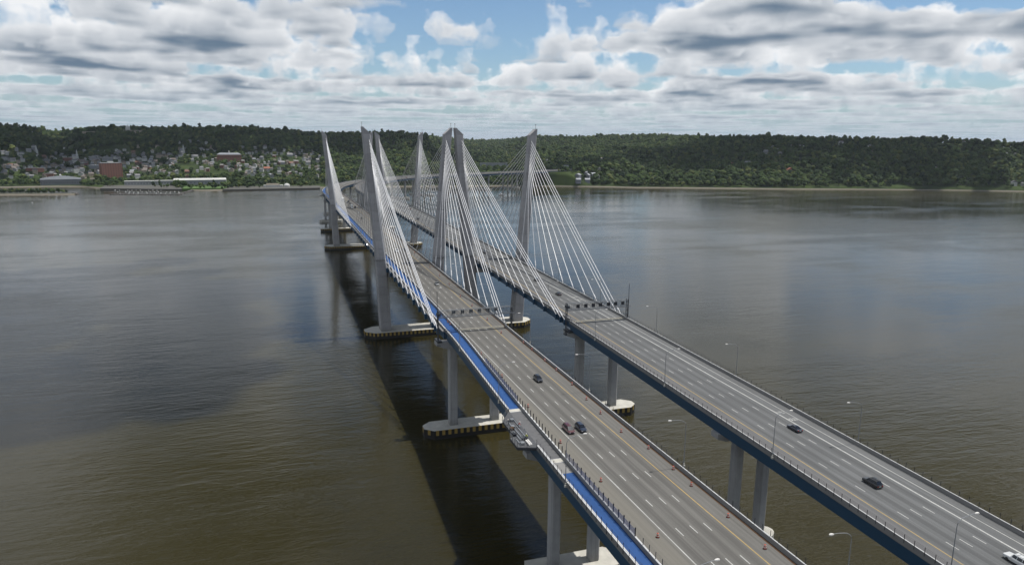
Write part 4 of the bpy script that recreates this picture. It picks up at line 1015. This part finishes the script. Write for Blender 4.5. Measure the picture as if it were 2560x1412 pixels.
LY = [-344.3, -292.8, -238.6, -184.5, -130, -76, -22, 32, 86, 140, 194, 248, 302, 356, 410, 464, 518]
side_n = {'NL': 'outer edge of the blue walking path', 'NR': 'right edge of the left carriageway', 'SL': 'left edge of the right carriageway', 'SR': 'outer right edge of the right carriageway'}
for code in ('NL', 'NR', 'SL', 'SR'):
    for i, s in enumerate(LY):
        b = code[0]; main = s > -157
        if code == 'NL': off = nleft(s)-.3
        elif code == 'NR': off = 43.2 if not main else 43.7
        elif code == 'SL': off = 70.75 if not main else 71.8
        else: off = 98.2 if not main else 98.8
        o = lproto if first else copy_tree(lproto); first = False
        x, y = path(b, s, off); o.location = (x, y, zdk(s, b)+(.1 if code != 'NR' else .6)); o.rotation_euler = (0, 0, (0 if code[1] == 'L' else math.pi) + heading(b, s))
        tag(o, 'curved-arm street lamp, %s from the camera on the %s' % (ordw(i), side_n[code]), 'lamp', 'lamps on the ' + side_n[code])

# ================================================================== TRAFFIC DRUMS
dproto = thing('traffic_drum', 'x', 'traffic drum')
prof = [(.30, .06), (.29, .30), (.275, .30), (.27, .52), (.255, .52), (.25, .74), (.235, .74), (.225, .98), (.10, 1.02)]
MB().lathe(prof, 14).build('barrel', M['orange'], dproto)
for z0, z1, r_ in ((.31, .50, .285), (.75, .92, .245)): MB().lathe([(r_, z0), (r_, z1)], 14).build('reflective_band', M['reflect'], dproto)
MB().lathe([(.46, 0), (.46, .05), (.34, .08), (.30, .08)], 14).build('rubber_base', M['rubber'], dproto)
MB().box(-.12, .12, -.02, .02, 1.02, 1.12).build('handle', M['orange'], dproto)
first = True
DR = [('right', (1253, 833)), ('right', (1218, 800)), ('right', (1180, 765)), ('right', (1311, 858)), ('right', (1336, 875)), ('right', (1368, 902)), ('right', (1395, 926)), ('right', (1430, 962)), ('right', (1466, 999)), ('right', (1501, 1034)), ('right', (1553, 1080)),
      ('right', (1621, 1121)), ('right', (1683, 1173)), ('right', (1728, 1214)), ('right', (1820, 1292)), ('right', (1912, 1371)), ('right', (1151, 742)), ('right', (1123, 711)), ('right', (1099, 690)), ('right', (1075, 669)), ('right', (1036, 633)),
      ('left', (1203, 886)), ('left', (1255, 942)), ('left', (1320, 1017)), ('left', (1401, 1107)), ('left', (1502, 1203)), ('left', (1644, 1342)), ('left', (1125, 812)), ('left', (1119, 806)), ('left', (1156, 841)), ('left', (1089, 768))]
cnt = {}
for sd_, uv in sorted(DR, key=lambda q_: -q_[1][1]):
    k = cnt.get(sd_, 0); cnt[sd_] = k+1
    P = deckpt(*uv, 'N'); o = dproto if first else copy_tree(dproto); first = False
    mx_ = path('N', P[1], 41.5 if P[1] < -157 else 42.2)[0]-.5
    o.location = (min(P[0], mx_), P[1], zdk(P[1], 'N')+.005); o.rotation_euler = (0, 0, rnd.uniform(0, 6)); s_ = .92; o.scale = (s_, s_, s_)
    tag(o, '%s orange drum from the camera on the %s shoulder of the left carriageway' % (ordw(k), sd_), 'traffic drum', 'orange drums along the %s shoulder' % sd_)

# ================================================================== SIGN GANTRIES
def gantry(b, y, x0, x1, zt, zb, zbase, label, mast_x, mast_z, signs, pm_='black'):
    zr = zdk(y, b); root = thing('sign_gantry', label, 'gantry', ((x0+x1)/2, y, zr)); cx = (x0+x1)/2
    L, Rr = x0-cx, x1-cx; T, B = zt-zr, zb-zr; d = .75
    for yy in (-d, d):
        for zz in (T, B): MB().tube([(L, yy, zz), (Rr, yy, zz)], .10, 6).build('truss_chord', M['galv'], root)
    n = 16
    for k in range(n+1):
        x = L+(Rr-L)*k/n
        for yy in (-d, d): MB().tube([(x, yy, B), (x, yy, T)], .055, 5).build('truss_post', M['galv'], root)
        MB().tube([(x, -d, T), (x, d, T)], .045, 4).build('truss_tie', M['galv'], root); MB().tube([(x, -d, B), (x, d, B)], .045, 4).build('truss_tie', M['galv'], root)
        if k < n:
            x2 = L+(Rr-L)*(k+1)/n; a, c_ = (B, T) if k % 2 else (T, B)
            for yy in (-d, d): MB().tube([(x, yy, a), (x2, yy, c_)], .05, 4).build('truss_diagonal', M['galv'], root)
    for xx in (L, Rr):
        bz = zbase-zr
        for yy in (-d, d): MB().tube([(xx, yy, bz), (xx, yy, T+.2)], .19, 8).build('leg', M['dsteel'], root)
        m_ = 7
        for k in range(m_):
            z0, z1 = bz+(T-bz)*k/m_, bz+(T-bz)*(k+1)/m_; s_ = d if k % 2 else -d
            MB().tube([(xx, -s_, z0), (xx, s_, z1)], .08, 5).build('leg_brace', M['dsteel'], root)
        MB().box(xx-.7, xx+.7, -1.3, 1.3, bz-.4, bz).build('footing_bracket', M['dsteel'], root)
    MB().tube([(mast_x-cx, 0, 0), (mast_x-cx, 0, mast_z-zr)], [.16, .11], 6).build('antenna_mast', M['dsteel'], root)
    MB().box(L, Rr+1.2, -d-1.3, -d-.1, B-.28, B-.20).build('catwalk', M['dsteel'], root)
    for x_, w_, h_, back in signs:
        zc_ = (T+B)/2; yy = (-d-.28 if not back else d+.12)
        s_ = MB().box(x_-cx-w_/2, x_-cx+w_/2, yy, yy+.16, zc_-h_/2, zc_+h_/2).build('sign_panel', M[pm_], root)
        for k_ in (-.3, .3): MB().box(x_-cx+k_*w_-.05, x_-cx+k_*w_+.05, yy+.16 if not back else yy-.5, yy+.36 if not back else yy, zc_-h_/2-.1, zc_+h_/2+.1).build('sign_bracket', M['dsteel'], s_)
    MB().box(L-.5, L+.9, -d-.6, d+.2, T-2.0, T-.9).build('control_cabinet', M['dsteel'], root)
    return root
gantry('S', -158.8, 69.1, 98.0, 52.9, 50.3, 39.4, 'steel truss gantry with black lane-control panels over the right carriageway', 98.7, 59.8, [(x_, 1.55, 1.5, False) for x_ in (74.0, 77.7, 81.2, 84.6, 88.5, 91.9, 95.4)])
gantry('N', -159.0, 12.7, 44.1, 53.5, 51.2, 39.4, 'steel truss gantry without front panels over the left carriageway', 12.5, 61.6, [(x_, 1.5, 1.4, True) for x_ in (19.5, 23.2, 26.8, 30.4, 34.0, 37.6)], 'galv')

# ================================================================== OVERLOOK under construction
yc = -260.0; zr = zdk(yc, 'N')
ov = thing('overlook_platform', 'steel overlook platform with building materials bulging out from the walking path', 'platform', (12.0, yc, zr))
poly = [(14.75, -247.2), (13.9, -247.2), (10.4, -252.8), (10.2, -263.6), (8.8, -264.6), (8.8, -270.6), (13.6, -272.3), (14.35, -272.3)]
pl = [(x-12.0, y-yc) for x, y in poly]; rl = pl[1:-1]
q = MB(); q.loft([[(x, y, -.75) for x, y in pl], [(x, y, -.05) for x, y in pl]]); q.build('platform_frame', M['dsteel'], ov)
q = MB(); q.loft([[(x*.985, y*.985, -.045) for x, y in pl], [(x*.985, y*.985, .02) for x, y in pl]]); q.build('platform_deck', pmat('grating', (.065, .067, .072), .7, .3, 1.5), ov)
for (xa, ya), (xb, yb) in zip(rl[:-1], rl[1:]):
    Ln = math.hypot(xb-xa, yb-ya); n = max(1, int(Ln/1.7))
    for k in range(n): 
        f = k/n; MB().box(xa+(xb-xa)*f-.05, xa+(xb-xa)*f+.05, ya+(yb-ya)*f-.05, ya+(yb-ya)*f+.05, 0, 1.5).build('railing_post', M['dsteel'], ov)
    for zz in (.5, 1.0, 1.45): MB().tube([(xa, ya, zz), (xb, yb, zz)], .03, 4).build('railing_rail', M['galv'], ov)
for x, y, l, w_ in ((-1.0, -4, 6, .35), (-.2, -3, 7, .3), (.9, -2, 8, .3), (-.4, 3, 5, .3), (1.6, 4, 6, .25), (-1.9, -8, 4, .3)):
    MB().box(x-w_/2, x+w_/2, y-l/2, y+l/2, .03, .03+.25).build('steel_beam', M['galv'], ov)
for k, (x, y) in enumerate(((.2, -9.5), (.75, -9.3))): MB().tube([(x, y-1.6, .28), (x, y+1.8, .28)], .26, 10).build('pipe', M['reflect'], ov)
for x, y, h_ in ((.6, -5.2, 2.6), (-.6, -7.2, 2.2)):
    for k in (-1, 1): MB().tube([(x, y, h_), (x+k*1.1, y+k*.4, .03)], .05, 5).build('tripod_leg', M['galv'], ov)
    MB().tube([(x, y, h_), (x, y-1.3, .03)], .05, 5).build('tripod_leg', M['galv'], ov)
for x, y, c_ in ((-1.0, .5, 'rust'), (-.4, 1.6, 'galv'), (-1.6, -3.4, 'black'), (.3, -6.6, 'black'), (-1.4, -9.3, 'galv'), (.9, 6.2, 'galv')): MB().box(x-.5, x+.5, y-.6, y+.6, .03, .75).build('material_crate', M[c_], ov, bevel=.05)
# shelter screens along the inner barrier beside the overlook
M['screen'] = pmat('blue_tinted_screen', (0.16, 0.18, 0.30), 0.15, 0.0); 
tn = M['screen'].node_tree.nodes['Principled BSDF']; tn.inputs['Alpha'].default_value = 0.38
for s in np.arange(-318.0, -205.0, 2.44):
    x, y = path('N', s, npr(s)+.28); z = zdk(s, 'N'); hd_ = heading('N', s)
    near = -283 < s < -243
    o = MB().box(-.09, .09, -.11, .11, 1.0, 2.95).build('screen_post', M['black'], decks['Nwest'], loc=(x, y, z)); o.rotation_euler = (0, 0, hd_)
    if not near and (-300 < s or s < -283):
        o = MB().box(-.012, .012, .12, 2.32, 1.1, 2.55).build('screen_panel', M['screen'], decks['Nwest'], loc=(x, y, z)); o.rotation_euler = (0, 0, hd_)

# ================================================================== PEOPLE (workers on the overlook)
M['skin'] = pmat('skin', (.36, .20, .14), .6, 0.0); M['hiviz'] = pmat('hiviz_vest', (.45, .52, .05), .7, .1, 3); M['trouser'] = pmat('dark_trousers', (.03, .035, .05), .8, .1, 3); M['redshirt'] = pmat('red_jacket', (.32, .05, .04), .8, .1, 3); M['helmet'] = pmat('white_helmet', (.7, .68, .62), .4, 0.0); M['hair'] = pmat('brown_hair', (.04, .025, .015), .8, 0.0)
def person(x, y, z, rz, shirt, label, bend):
    root = thing('person', label, 'person', (x, y, z), rz)
    hip = Vector((0, 0, .95)); ch = Vector((0, .38*bend, 1.40-.18*bend)); nk = ch+Vector((0, .10*bend+.01, .14)); hd = nk+Vector((0, .04+.05*bend, .17))
    V_ = [hip, hip.lerp(ch, .5), ch, nk, hd-Vector((0, 0, .06)), hd+Vector((0, 0, .09))]; E_ = [(0, 1), (1, 2), (2, 3), (3, 4), (4, 5)]; Rd = [.155, .145, .16, .062, .09, .085]
    for sx in (-1, 1):
        b0 = len(V_); V_ += [hip+Vector((sx*.10, 0, -.06)), Vector((sx*.12, .06*sx*.8, .50)), Vector((sx*.13, -.04*sx, .09)), Vector((sx*.14, .16-.04*sx, .045))]; Rd += [.10, .068, .05, .045]; E_ += [(0, b0), (b0, b0+1), (b0+1, b0+2), (b0+2, b0+3)]
        b0 = len(V_); V_ += [ch+Vector((sx*.21, 0, .03)), ch+Vector((sx*.27, .10+.12*bend, -.26)), ch+Vector((sx*.20, .33+.1*bend, -.36)), ch+Vector((sx*.19, .42+.1*bend, -.37))]; Rd += [.065, .048, .036, .04]; E_ += [(2, b0), (b0, b0+1), (b0+1, b0+2), (b0+2, b0+3)]
        tip = V_[-1]
        for fx, fl in ((-.035, .07), (-.012, .085), (.012, .08), (.033, .065)):
            b1 = len(V_); V_ += [tip+Vector((fx, .05, -.01)), tip+Vector((fx, .05+fl, -.035))]; Rd += [.011, .009]; E_ += [(b0+3, b1), (b1, b1+1)]
        b1 = len(V_); V_ += [tip+Vector((-sx*.05, .01, .02))]; Rd += [.012]; E_ += [(b0+3, b1)]
    me = bpy.data.meshes.new('body'); me.from_pydata(V_, E_, [])
    for m_ in (M['trouser'], shirt, M['skin']): me.materials.append(m_)
    o = obj('body', me, root); md = o.modifiers.new('skin', 'SKIN')
    for i_, sv_ in enumerate(me.skin_vertices[0].data): sv_.radius = (Rd[i_], Rd[i_]); sv_.use_root = i_ == 0
    o.modifiers.new('sub', 'SUBSURF').levels = 1
    dg = bpy.context.evaluated_depsgraph_get(); m2 = bpy.data.meshes.new_from_object(o.evaluated_get(dg)); o.modifiers.clear()
    m2.materials.clear()
    for m_ in (M['trouser'], shirt, M['skin']): m2.materials.append(m_)
    zs = [p.center.z for p in m2.polygons]
    m2.polygons.foreach_set('material_index', [2 if p.center.z > nk.z-.02 else (0 if p.center.z < .93 else 1) for p in m2.polygons]); m2.polygons.foreach_set('use_smooth', [True]*len(m2.polygons)); o.data = m2
    MB().lathe([(.15, -.01), (.125, .02), (.12, .08), (.08, .14), (.02, .16)], 12, hd+Vector((0, 0, .06))).build('helmet', M['helmet'], root, smooth=True)
    MB().lathe([(.02, -.03), (.02, .0), (.008, .03)], 6, hd+Vector((0, .10, -.01))).build('nose', M['skin'], root)
person(11.2, -256.3, zr+.02, 0.8, M['trouser'], 'worker in dark clothes and white helmet at the outer railing', .4)
person(13.2, -258.5, zr+.02, -2.0, M['redshirt'], 'worker in a red jacket standing among the materials', .7)
person(13.0, -266.3, zr+.02, 2.4, M['hiviz'], 'worker in a yellow vest bending beside the white pipes', .9)

# ================================================================== VEHICLES
def paint(name, col, rough=.28): return pmat(name, col, rough, 0.0, coat=.8, spec=.5)
PT = {'black': paint('black_car_paint', (.010, .010, .012)), 'navy': paint('navy_car_paint', (.012, .017, .032)), 'maroon': paint('maroon_car_paint', (.075, .018, .020)), 'white': paint('white_car_paint', (.55, .56, .56)),
      'silver': paint('silver_car_paint', (.20, .21, .22)), 'grey': paint('grey_car_paint', (.06, .065, .07)), 'red': paint('red_car_paint', (.2, .02, .02))}
CARS = {}
def wheel_meshes():
    t_ = MB(); n = 16
    t_.loft([[(dx, r_*math.cos(2*math.pi*k/n), r_*math.sin(2*math.pi*k/n)) for k in range(n)] for dx, r_ in ((-.11, .22), (-.11, .30), (-.08, .34), (.08, .34), (.11, .30), (.11, .22))])
    r2 = MB(); r2.loft([[(dx, r_*math.cos(2*math.pi*k/n), r_*math.sin(2*math.pi*k/n)) for k in range(n)] for dx, r_ in ((-.10, .215), (-.112, .20), (-.095, .07))])
    r2.loft([[(dx, r_*math.cos(2*math.pi*k/n), r_*math.sin(2*math.pi*k/n)) for k in range(n)] for dx, r_ in ((.10, .215), (.112, .20), (.095, .07))])
    return t_.mesh('tyre', M['rubber']), r2.mesh('rim', M['chrome'])
tyre_me, rim_me = wheel_meshes()
SPEC = {  # length, width, stations: (y, belt/hood top z, half width factor), greenhouse: base front, roof front, roof rear, base rear, roof z
    'sedan': (4.8, 1.84, [(-2.40, .60, .80), (-2.25, .72, .92), (-1.4, .86, 1), (-.8, .93, 1), (1.3, .95, 1), (2.0, .93, .97), (2.32, .84, .9), (2.40, .62, .84)], (-1.05, -.35, .85, 1.75, 1.43)),
    'suv': (4.8, 1.93, [(-2.40, .70, .82), (-2.25, .90, .93), (-1.35, 1.02, 1), (-.7, 1.06, 1), (1.6, 1.08, 1), (2.25, 1.06, .97), (2.36, .95, .93), (2.40, .60, .90)], (-1.15, -.45, 1.75, 2.28, 1.74)),
    'minivan': (5.1, 1.98, [(-2.55, .62, .80), (-2.42, .80, .92), (-1.7, 1.0, 1), (-1.1, 1.06, 1), (1.8, 1.08, 1), (2.45, 1.05, .97), (2.52, .95, .94), (2.55, .58, .90)], (-1.85, -.75, 1.95, 2.42, 1.75)),
    'wagon': (5.1, 2.0, [(-2.55, .80, .86), (-2.45, 1.02, .95), (-1.3, 1.10, 1), (-.9, 1.12, 1), (1.8, 1.14, 1), (2.42, 1.12, .98), (2.52, 1.0, .95), (2.55, .60, .92)], (-1.05, -.55, 2.0, 2.45, 1.86))}
def car_proto(kind, col):
    key = (kind, col)
    if key in CARS: return copy_tree(CARS[key])
    L, Wd, st, (gf, rf_, rr_, gr, zr_) = SPEC[kind]; h = Wd/2; pm = PT[col]
    root = thing('parked', 'x', 'car')
    q = MB(); q.loft([[(-h*k*.86, y, .24), (-h*k, y, .42), (-h*k, y, z-.16), (-h*k*.93, y, z-.03), (-h*k*.6, y, z+.02), (h*k*.6, y, z+.02), (h*k*.93, y, z-.03), (h*k, y, z-.16), (h*k, y, .42), (h*k*.86, y, .24)] for y, z, k in st]); q.build('body', pm, root, smooth=False, bevel=.03)
    zb = [z for y, z, k in st if y >= gf][0]-.02
    a, e = h*.90, h*.70
    # roof shell
    q = MB(); q.loft([[(-e*.92, rf_, zr_-.03), (-e*.5, rf_, zr_), (e*.5, rf_, zr_), (e*.92, rf_, zr_-.03)], [(-e*.97, (rf_+rr_)/2, zr_-.02), (-e*.5, (rf_+rr_)/2, zr_+.03), (e*.5, (rf_+rr_)/2, zr_+.03), (e*.97, (rf_+rr_)/2, zr_-.02)], [(-e*.92, rr_, zr_-.03), (-e*.5, rr_, zr_), (e*.5, rr_, zr_), (e*.92, rr_, zr_-.03)]], False, False); ro = q.build('roof', pm, root)
    if kind in ('suv', 'wagon', 'minivan'):
        for sx in (-1, 1): MB().tube([(sx*e*.8, rf_+.2, zr_+.03), (sx*e*.8, rf_+.4, zr_+.09), (sx*e*.8, rr_-.3, zr_+.09), (sx*e*.8, rr_-.1, zr_+.03)], .025, 4).build('roof_rail', M['black'], ro)
        if kind == 'wagon':
            for yy in (.1, 1.1): MB().tube([(-e*.8, yy, zr_+.09), (e*.8, yy, zr_+.09)], .025, 4).build('roof_bar', M['black'], ro)
    MB().add([(-a*.92, gf, zb), (a*.92, gf, zb), (e*.90, rf_, zr_-.035), (-e*.90, rf_, zr_-.035)], [(0, 1, 2, 3)]).build('windshield', M['glass'], root)
    MB().add([(a*.90, gr, zb), (-a*.90, gr, zb), (-e*.90, rr_, zr_-.035), (e*.90, rr_, zr_-.035)], [(0, 1, 2, 3)]).build('rear_window', M['glass'], root)
    ys = [gf+.25, gf+(gr-gf)*.36, gf+(gr-gf)*.66, gr-.12]
    for sx in (-1, 1):
        def sp(y, f):    # point on the side of the greenhouse
            yb, yt = y, min(max(y, rf_), rr_); return (sx*(a+(e*.93-a)*f), yb+(yt-yb)*f, zb+(zr_-.04-zb)*f)
        MB().add([sp(gf, 0), sp(gr, 0), sp(gr, 1), sp(gf, 1)], [(0, 1, 2, 3)]).build('side_frame', pm, root)
        for y0_, y1_ in zip(ys[:-1], ys[1:]):
            p = [Vector(sp(y0_+.05, .1)), Vector(sp(y1_-.05, .1)), Vector(sp(y1_-.05, .88)), Vector(sp(y0_+.05, .88))]
            MB().add([v_+Vector((sx*.012, 0, 0)) for v_ in p], [(0, 1, 2, 3)]).build('side_window', M['glass'], root)
        MB().box(sx*(h*.98)-.0 if sx > 0 else sx*(h*.98)-.2, sx*(h*.98)+.2 if sx > 0 else sx*h*.98, gf+.30, gf+.42, zb+.02, zb+.18).build('mirror', pm, root)
        f0, r0__ = st[1], st[-2]
        MB().box(sx*h*.62-.2, sx*h*.62+.2, st[0][0]-.015, st[0][0]+.18, st[0][1]-.12, st[0][1]+.02).build('headlight', M['lamp_glass'], root)
        MB().box(sx*h*.70-.14, sx*h*.70+.14, st[-1][0]-.15, st[-1][0]+.015, st[-1][1]+.02, st[-1][1]+.22).build('tail_light', M['tail'], root)
        for yy in (-L*.30, L*.285):
            t_ = obj('wheel', tyre_me, root, (sx*(h-.10), yy, .335)); t_.scale = (1, 1, 1) if kind != 'wagon' else (1.1, 1.1, 1.1); obj('rim', rim_me, t_)
    MB().box(-.5, .5, st[0][0]-.02, st[0][0]+.03, .34, .56).build('grille', M['black'], root)
    MB().box(-.26, .26, st[-1][0]-.02, st[-1][0]+.02, .60, .72).build('number_plate', M['reflect'], root)
    CARS[key] = root; return root
def car(b, kind, col, off=None, s=None, uv=None, label='', fwd=None):
    if uv: P = deckpt(*uv, b); x, y, s = P[0], P[1], P[1]
    else: x, y = path(b, s, off)
    o = car_proto(kind, col); o.name = {'sedan': 'sedan_car', 'suv': 'sport_utility_car', 'minivan': 'minivan', 'wagon': 'boxy_utility_car'}[kind]
    o.location = (x, y, zdk(s, b)+.005); o.rotation_euler = (0, 0, (0 if b == 'N' else math.pi) + heading(b, s))
    return tag(o, label, 'car', 'cars on the bridge')
car('N', 'suv', 'black', uv=(1345, 951), label='black car with bright windshield glint alone on the left carriageway')
car('N', 'minivan', 'maroon', uv=(1421, 1077), label='maroon minivan driving left of a black car')
car('N', 'suv', 'navy', uv=(1452, 1074), label='dark blue car driving right of the maroon minivan')
car('S', 'sedan', 'navy', uv=(1986, 1074), label='dark blue sedan beside the bus-lane lettering')
car('S', 'suv', 'black', uv=(2180, 1211), label='black estate car with roof rails on the right carriageway')
car('S', 'wagon', 'white', s=-345.4, off=86.9, label='white boxy utility car at the bottom right corner')
car('S', 'sedan', 'black', uv=(1396, 737), label='black car just past the right gantry')
car('S', 'suv', 'black', uv=(1341, 702), label='black car among the stay cables behind the right gantry')
car('S', 'suv', 'grey', uv=(1212, 632), label='dark car beside the shadow of the near right tower')
car('S', 'minivan', 'white', uv=(1139, 600), label='white van between the near tower legs')
car('N', 'sedan', 'silver', uv=(1092, 712), label='silver car between the fanned cables of the left carriageway')
car('N', 'sedan', 'grey', uv=(1023, 661), label='dark car in the near tower shadow on the left carriageway')
car('N', 'suv', 'white', uv=(992, 630), label='white car behind the near left tower cables')
car('N', 'sedan', 'black', uv=(1012, 626), label='black car right of the white car behind the near left tower')
FAR = [('N', 'sedan', 'white', (897, 533)), ('N', 'sedan', 'black', (904, 547)), ('N', 'suv', 'black', (888, 519)), ('N', 'sedan', 'grey', (868, 508)), ('N', 'suv', 'black', (871, 505)), ('N', 'suv', 'grey', (876, 511)), ('N', 'sedan', 'silver', (955, 590)),
       ('S', 'suv', 'white', (983, 508)), ('S', 'sedan', 'black', (986, 508)), ('S', 'suv', 'silver', (1000, 521)), ('S', 'sedan', 'red', (1025, 524)), ('S', 'sedan', 'white', (1012, 530)), ('S', 'suv', 'black', (1045, 549)), ('S', 'sedan', 'white', (1066, 566))]
for i, (b, kd, c, uv) in enumerate(FAR):
    try:
        car(b, kd, c, uv=uv, label='small %s car far off on the %s carriageway, %s from the far tower' % (c, 'left' if b == 'N' else 'right', ordw(i % 7, 'first')))
    except Exception as ex: print('far car', ex)
for i in range(26):
    b = 'N' if i % 2 else 'S'; s = 640+ i*36 + rnd.uniform(-9, 9); lane = rnd.choice((25, 28, 31.4, 34.7)) if b == 'N' else rnd.choice((78, 81.8, 85.4, 89))
    c = rnd.choice(['white', 'black', 'silver', 'grey', 'red', 'white'])
    car(b, rnd.choice(['sedan', 'suv']), c, off=lane, s=s, label='tiny %s car on the far curve, %s along the %s carriageway' % (c, ordw(i//2, 'first'), 'left' if b == 'N' else 'right'))
def truck(uv, label, Lb=9.0):
    P = deckpt(*uv, 'N'); root = thing('box_truck', label, 'truck', (P[0], P[1], zdk(P[1], 'N')+.005))
    MB().box(-1.25, 1.25, -1.6, -1.6+Lb, .95, 3.9).build('cargo_box', HW['white'], root, bevel=.05)
    q = MB(); q.loft([[(x, y, z) for y, z in ((-4.0, .5), (-4.0, 1.5), (-3.2, 1.7), (-2.7, 2.8), (-1.75, 2.85), (-1.75, .5))] for x in (-1.15, 1.15)]); q.build('cab', PT['white'], root, bevel=.05)
    MB().add([(-1.0, -3.18, 1.78), (1.0, -3.18, 1.78), (1.0, -2.78, 2.72), (-1.0, -2.78, 2.72)], [(0, 1, 2, 3)]).build('windshield', M['glass'], root)
    for sx in (-1, 1):
        for yy in (-3.2, Lb-4.6, Lb-3.4):
            t_ = obj('wheel', tyre_me, root, (sx*1.05, yy, .5)); t_.scale = (1.3, 1.48, 1.48); obj('rim', rim_me, t_)
    MB().box(-1.0, 1.0, -1.7, -1.6+Lb-.3, .6, .94).build('chassis', M['dsteel'], root)
truck((880, 521), 'white box truck coming over the far left carriageway')
truck((858, 503), 'white truck behind the far left tower cables', 11.0)

# ================================================================== lit aviation-style marker lamps along the outer cable anchorages
M['bulb'] = bpy.data.materials.new('lit_marker_lamp'); M['bulb'].use_nodes = True
bb = M['bulb'].node_tree.nodes['Principled BSDF']; bb.inputs['Emission Color'].default_value = (1.0, .82, .86, 1); bb.inputs['Emission Strength'].default_value = 9.0
for i, uv in enumerate(((918, 611), (904, 592), (899, 585), (894, 579), (889, 573), (883, 567))):
    P = deckpt(*uv, 'N', -0.6); root = thing('marker_lamp', '%s lit pinkish lamp below the left edge of the far left main span' % ordw(i), 'lamp', (P[0], P[1], zdk(P[1], 'N')-.6), 0, 'lit lamps under the far deck edge')
    MB().lathe([(.08, -.45), (.34, -.25), (.42, 0), (.34, .28), (.06, .42)], 10).build('lens', M['bulb'], root, smooth=True); MB().box(-.06, 1.3, -.06, .06, .40, .52).build('bracket', M['dsteel'], root)

# ================================================================== the air over the river
hz_m = bpy.data.materials.new('thin_summer_haze'); hz_m.use_nodes = True; ht_ = hz_m.node_tree; ht_.nodes.remove(ht_.nodes['Principled BSDF'])
pv = ht_.nodes.new('ShaderNodeVolumePrincipled'); pv.inputs['Color'].default_value = (0.80, 0.88, 1.0, 1); pv.inputs['Density'].default_value = 0.000023; pv.inputs['Anisotropy'].default_value = 0.2
ht_.links.new(pv.outputs[0], [n_ for n_ in ht_.nodes if n_.type == 'OUTPUT_MATERIAL'][0].inputs['Volume'])
tag(MB().box(-43000, 43000, -43000, 43000, -3.0, 330.0).build('haze', hz_m), kind='stuff')
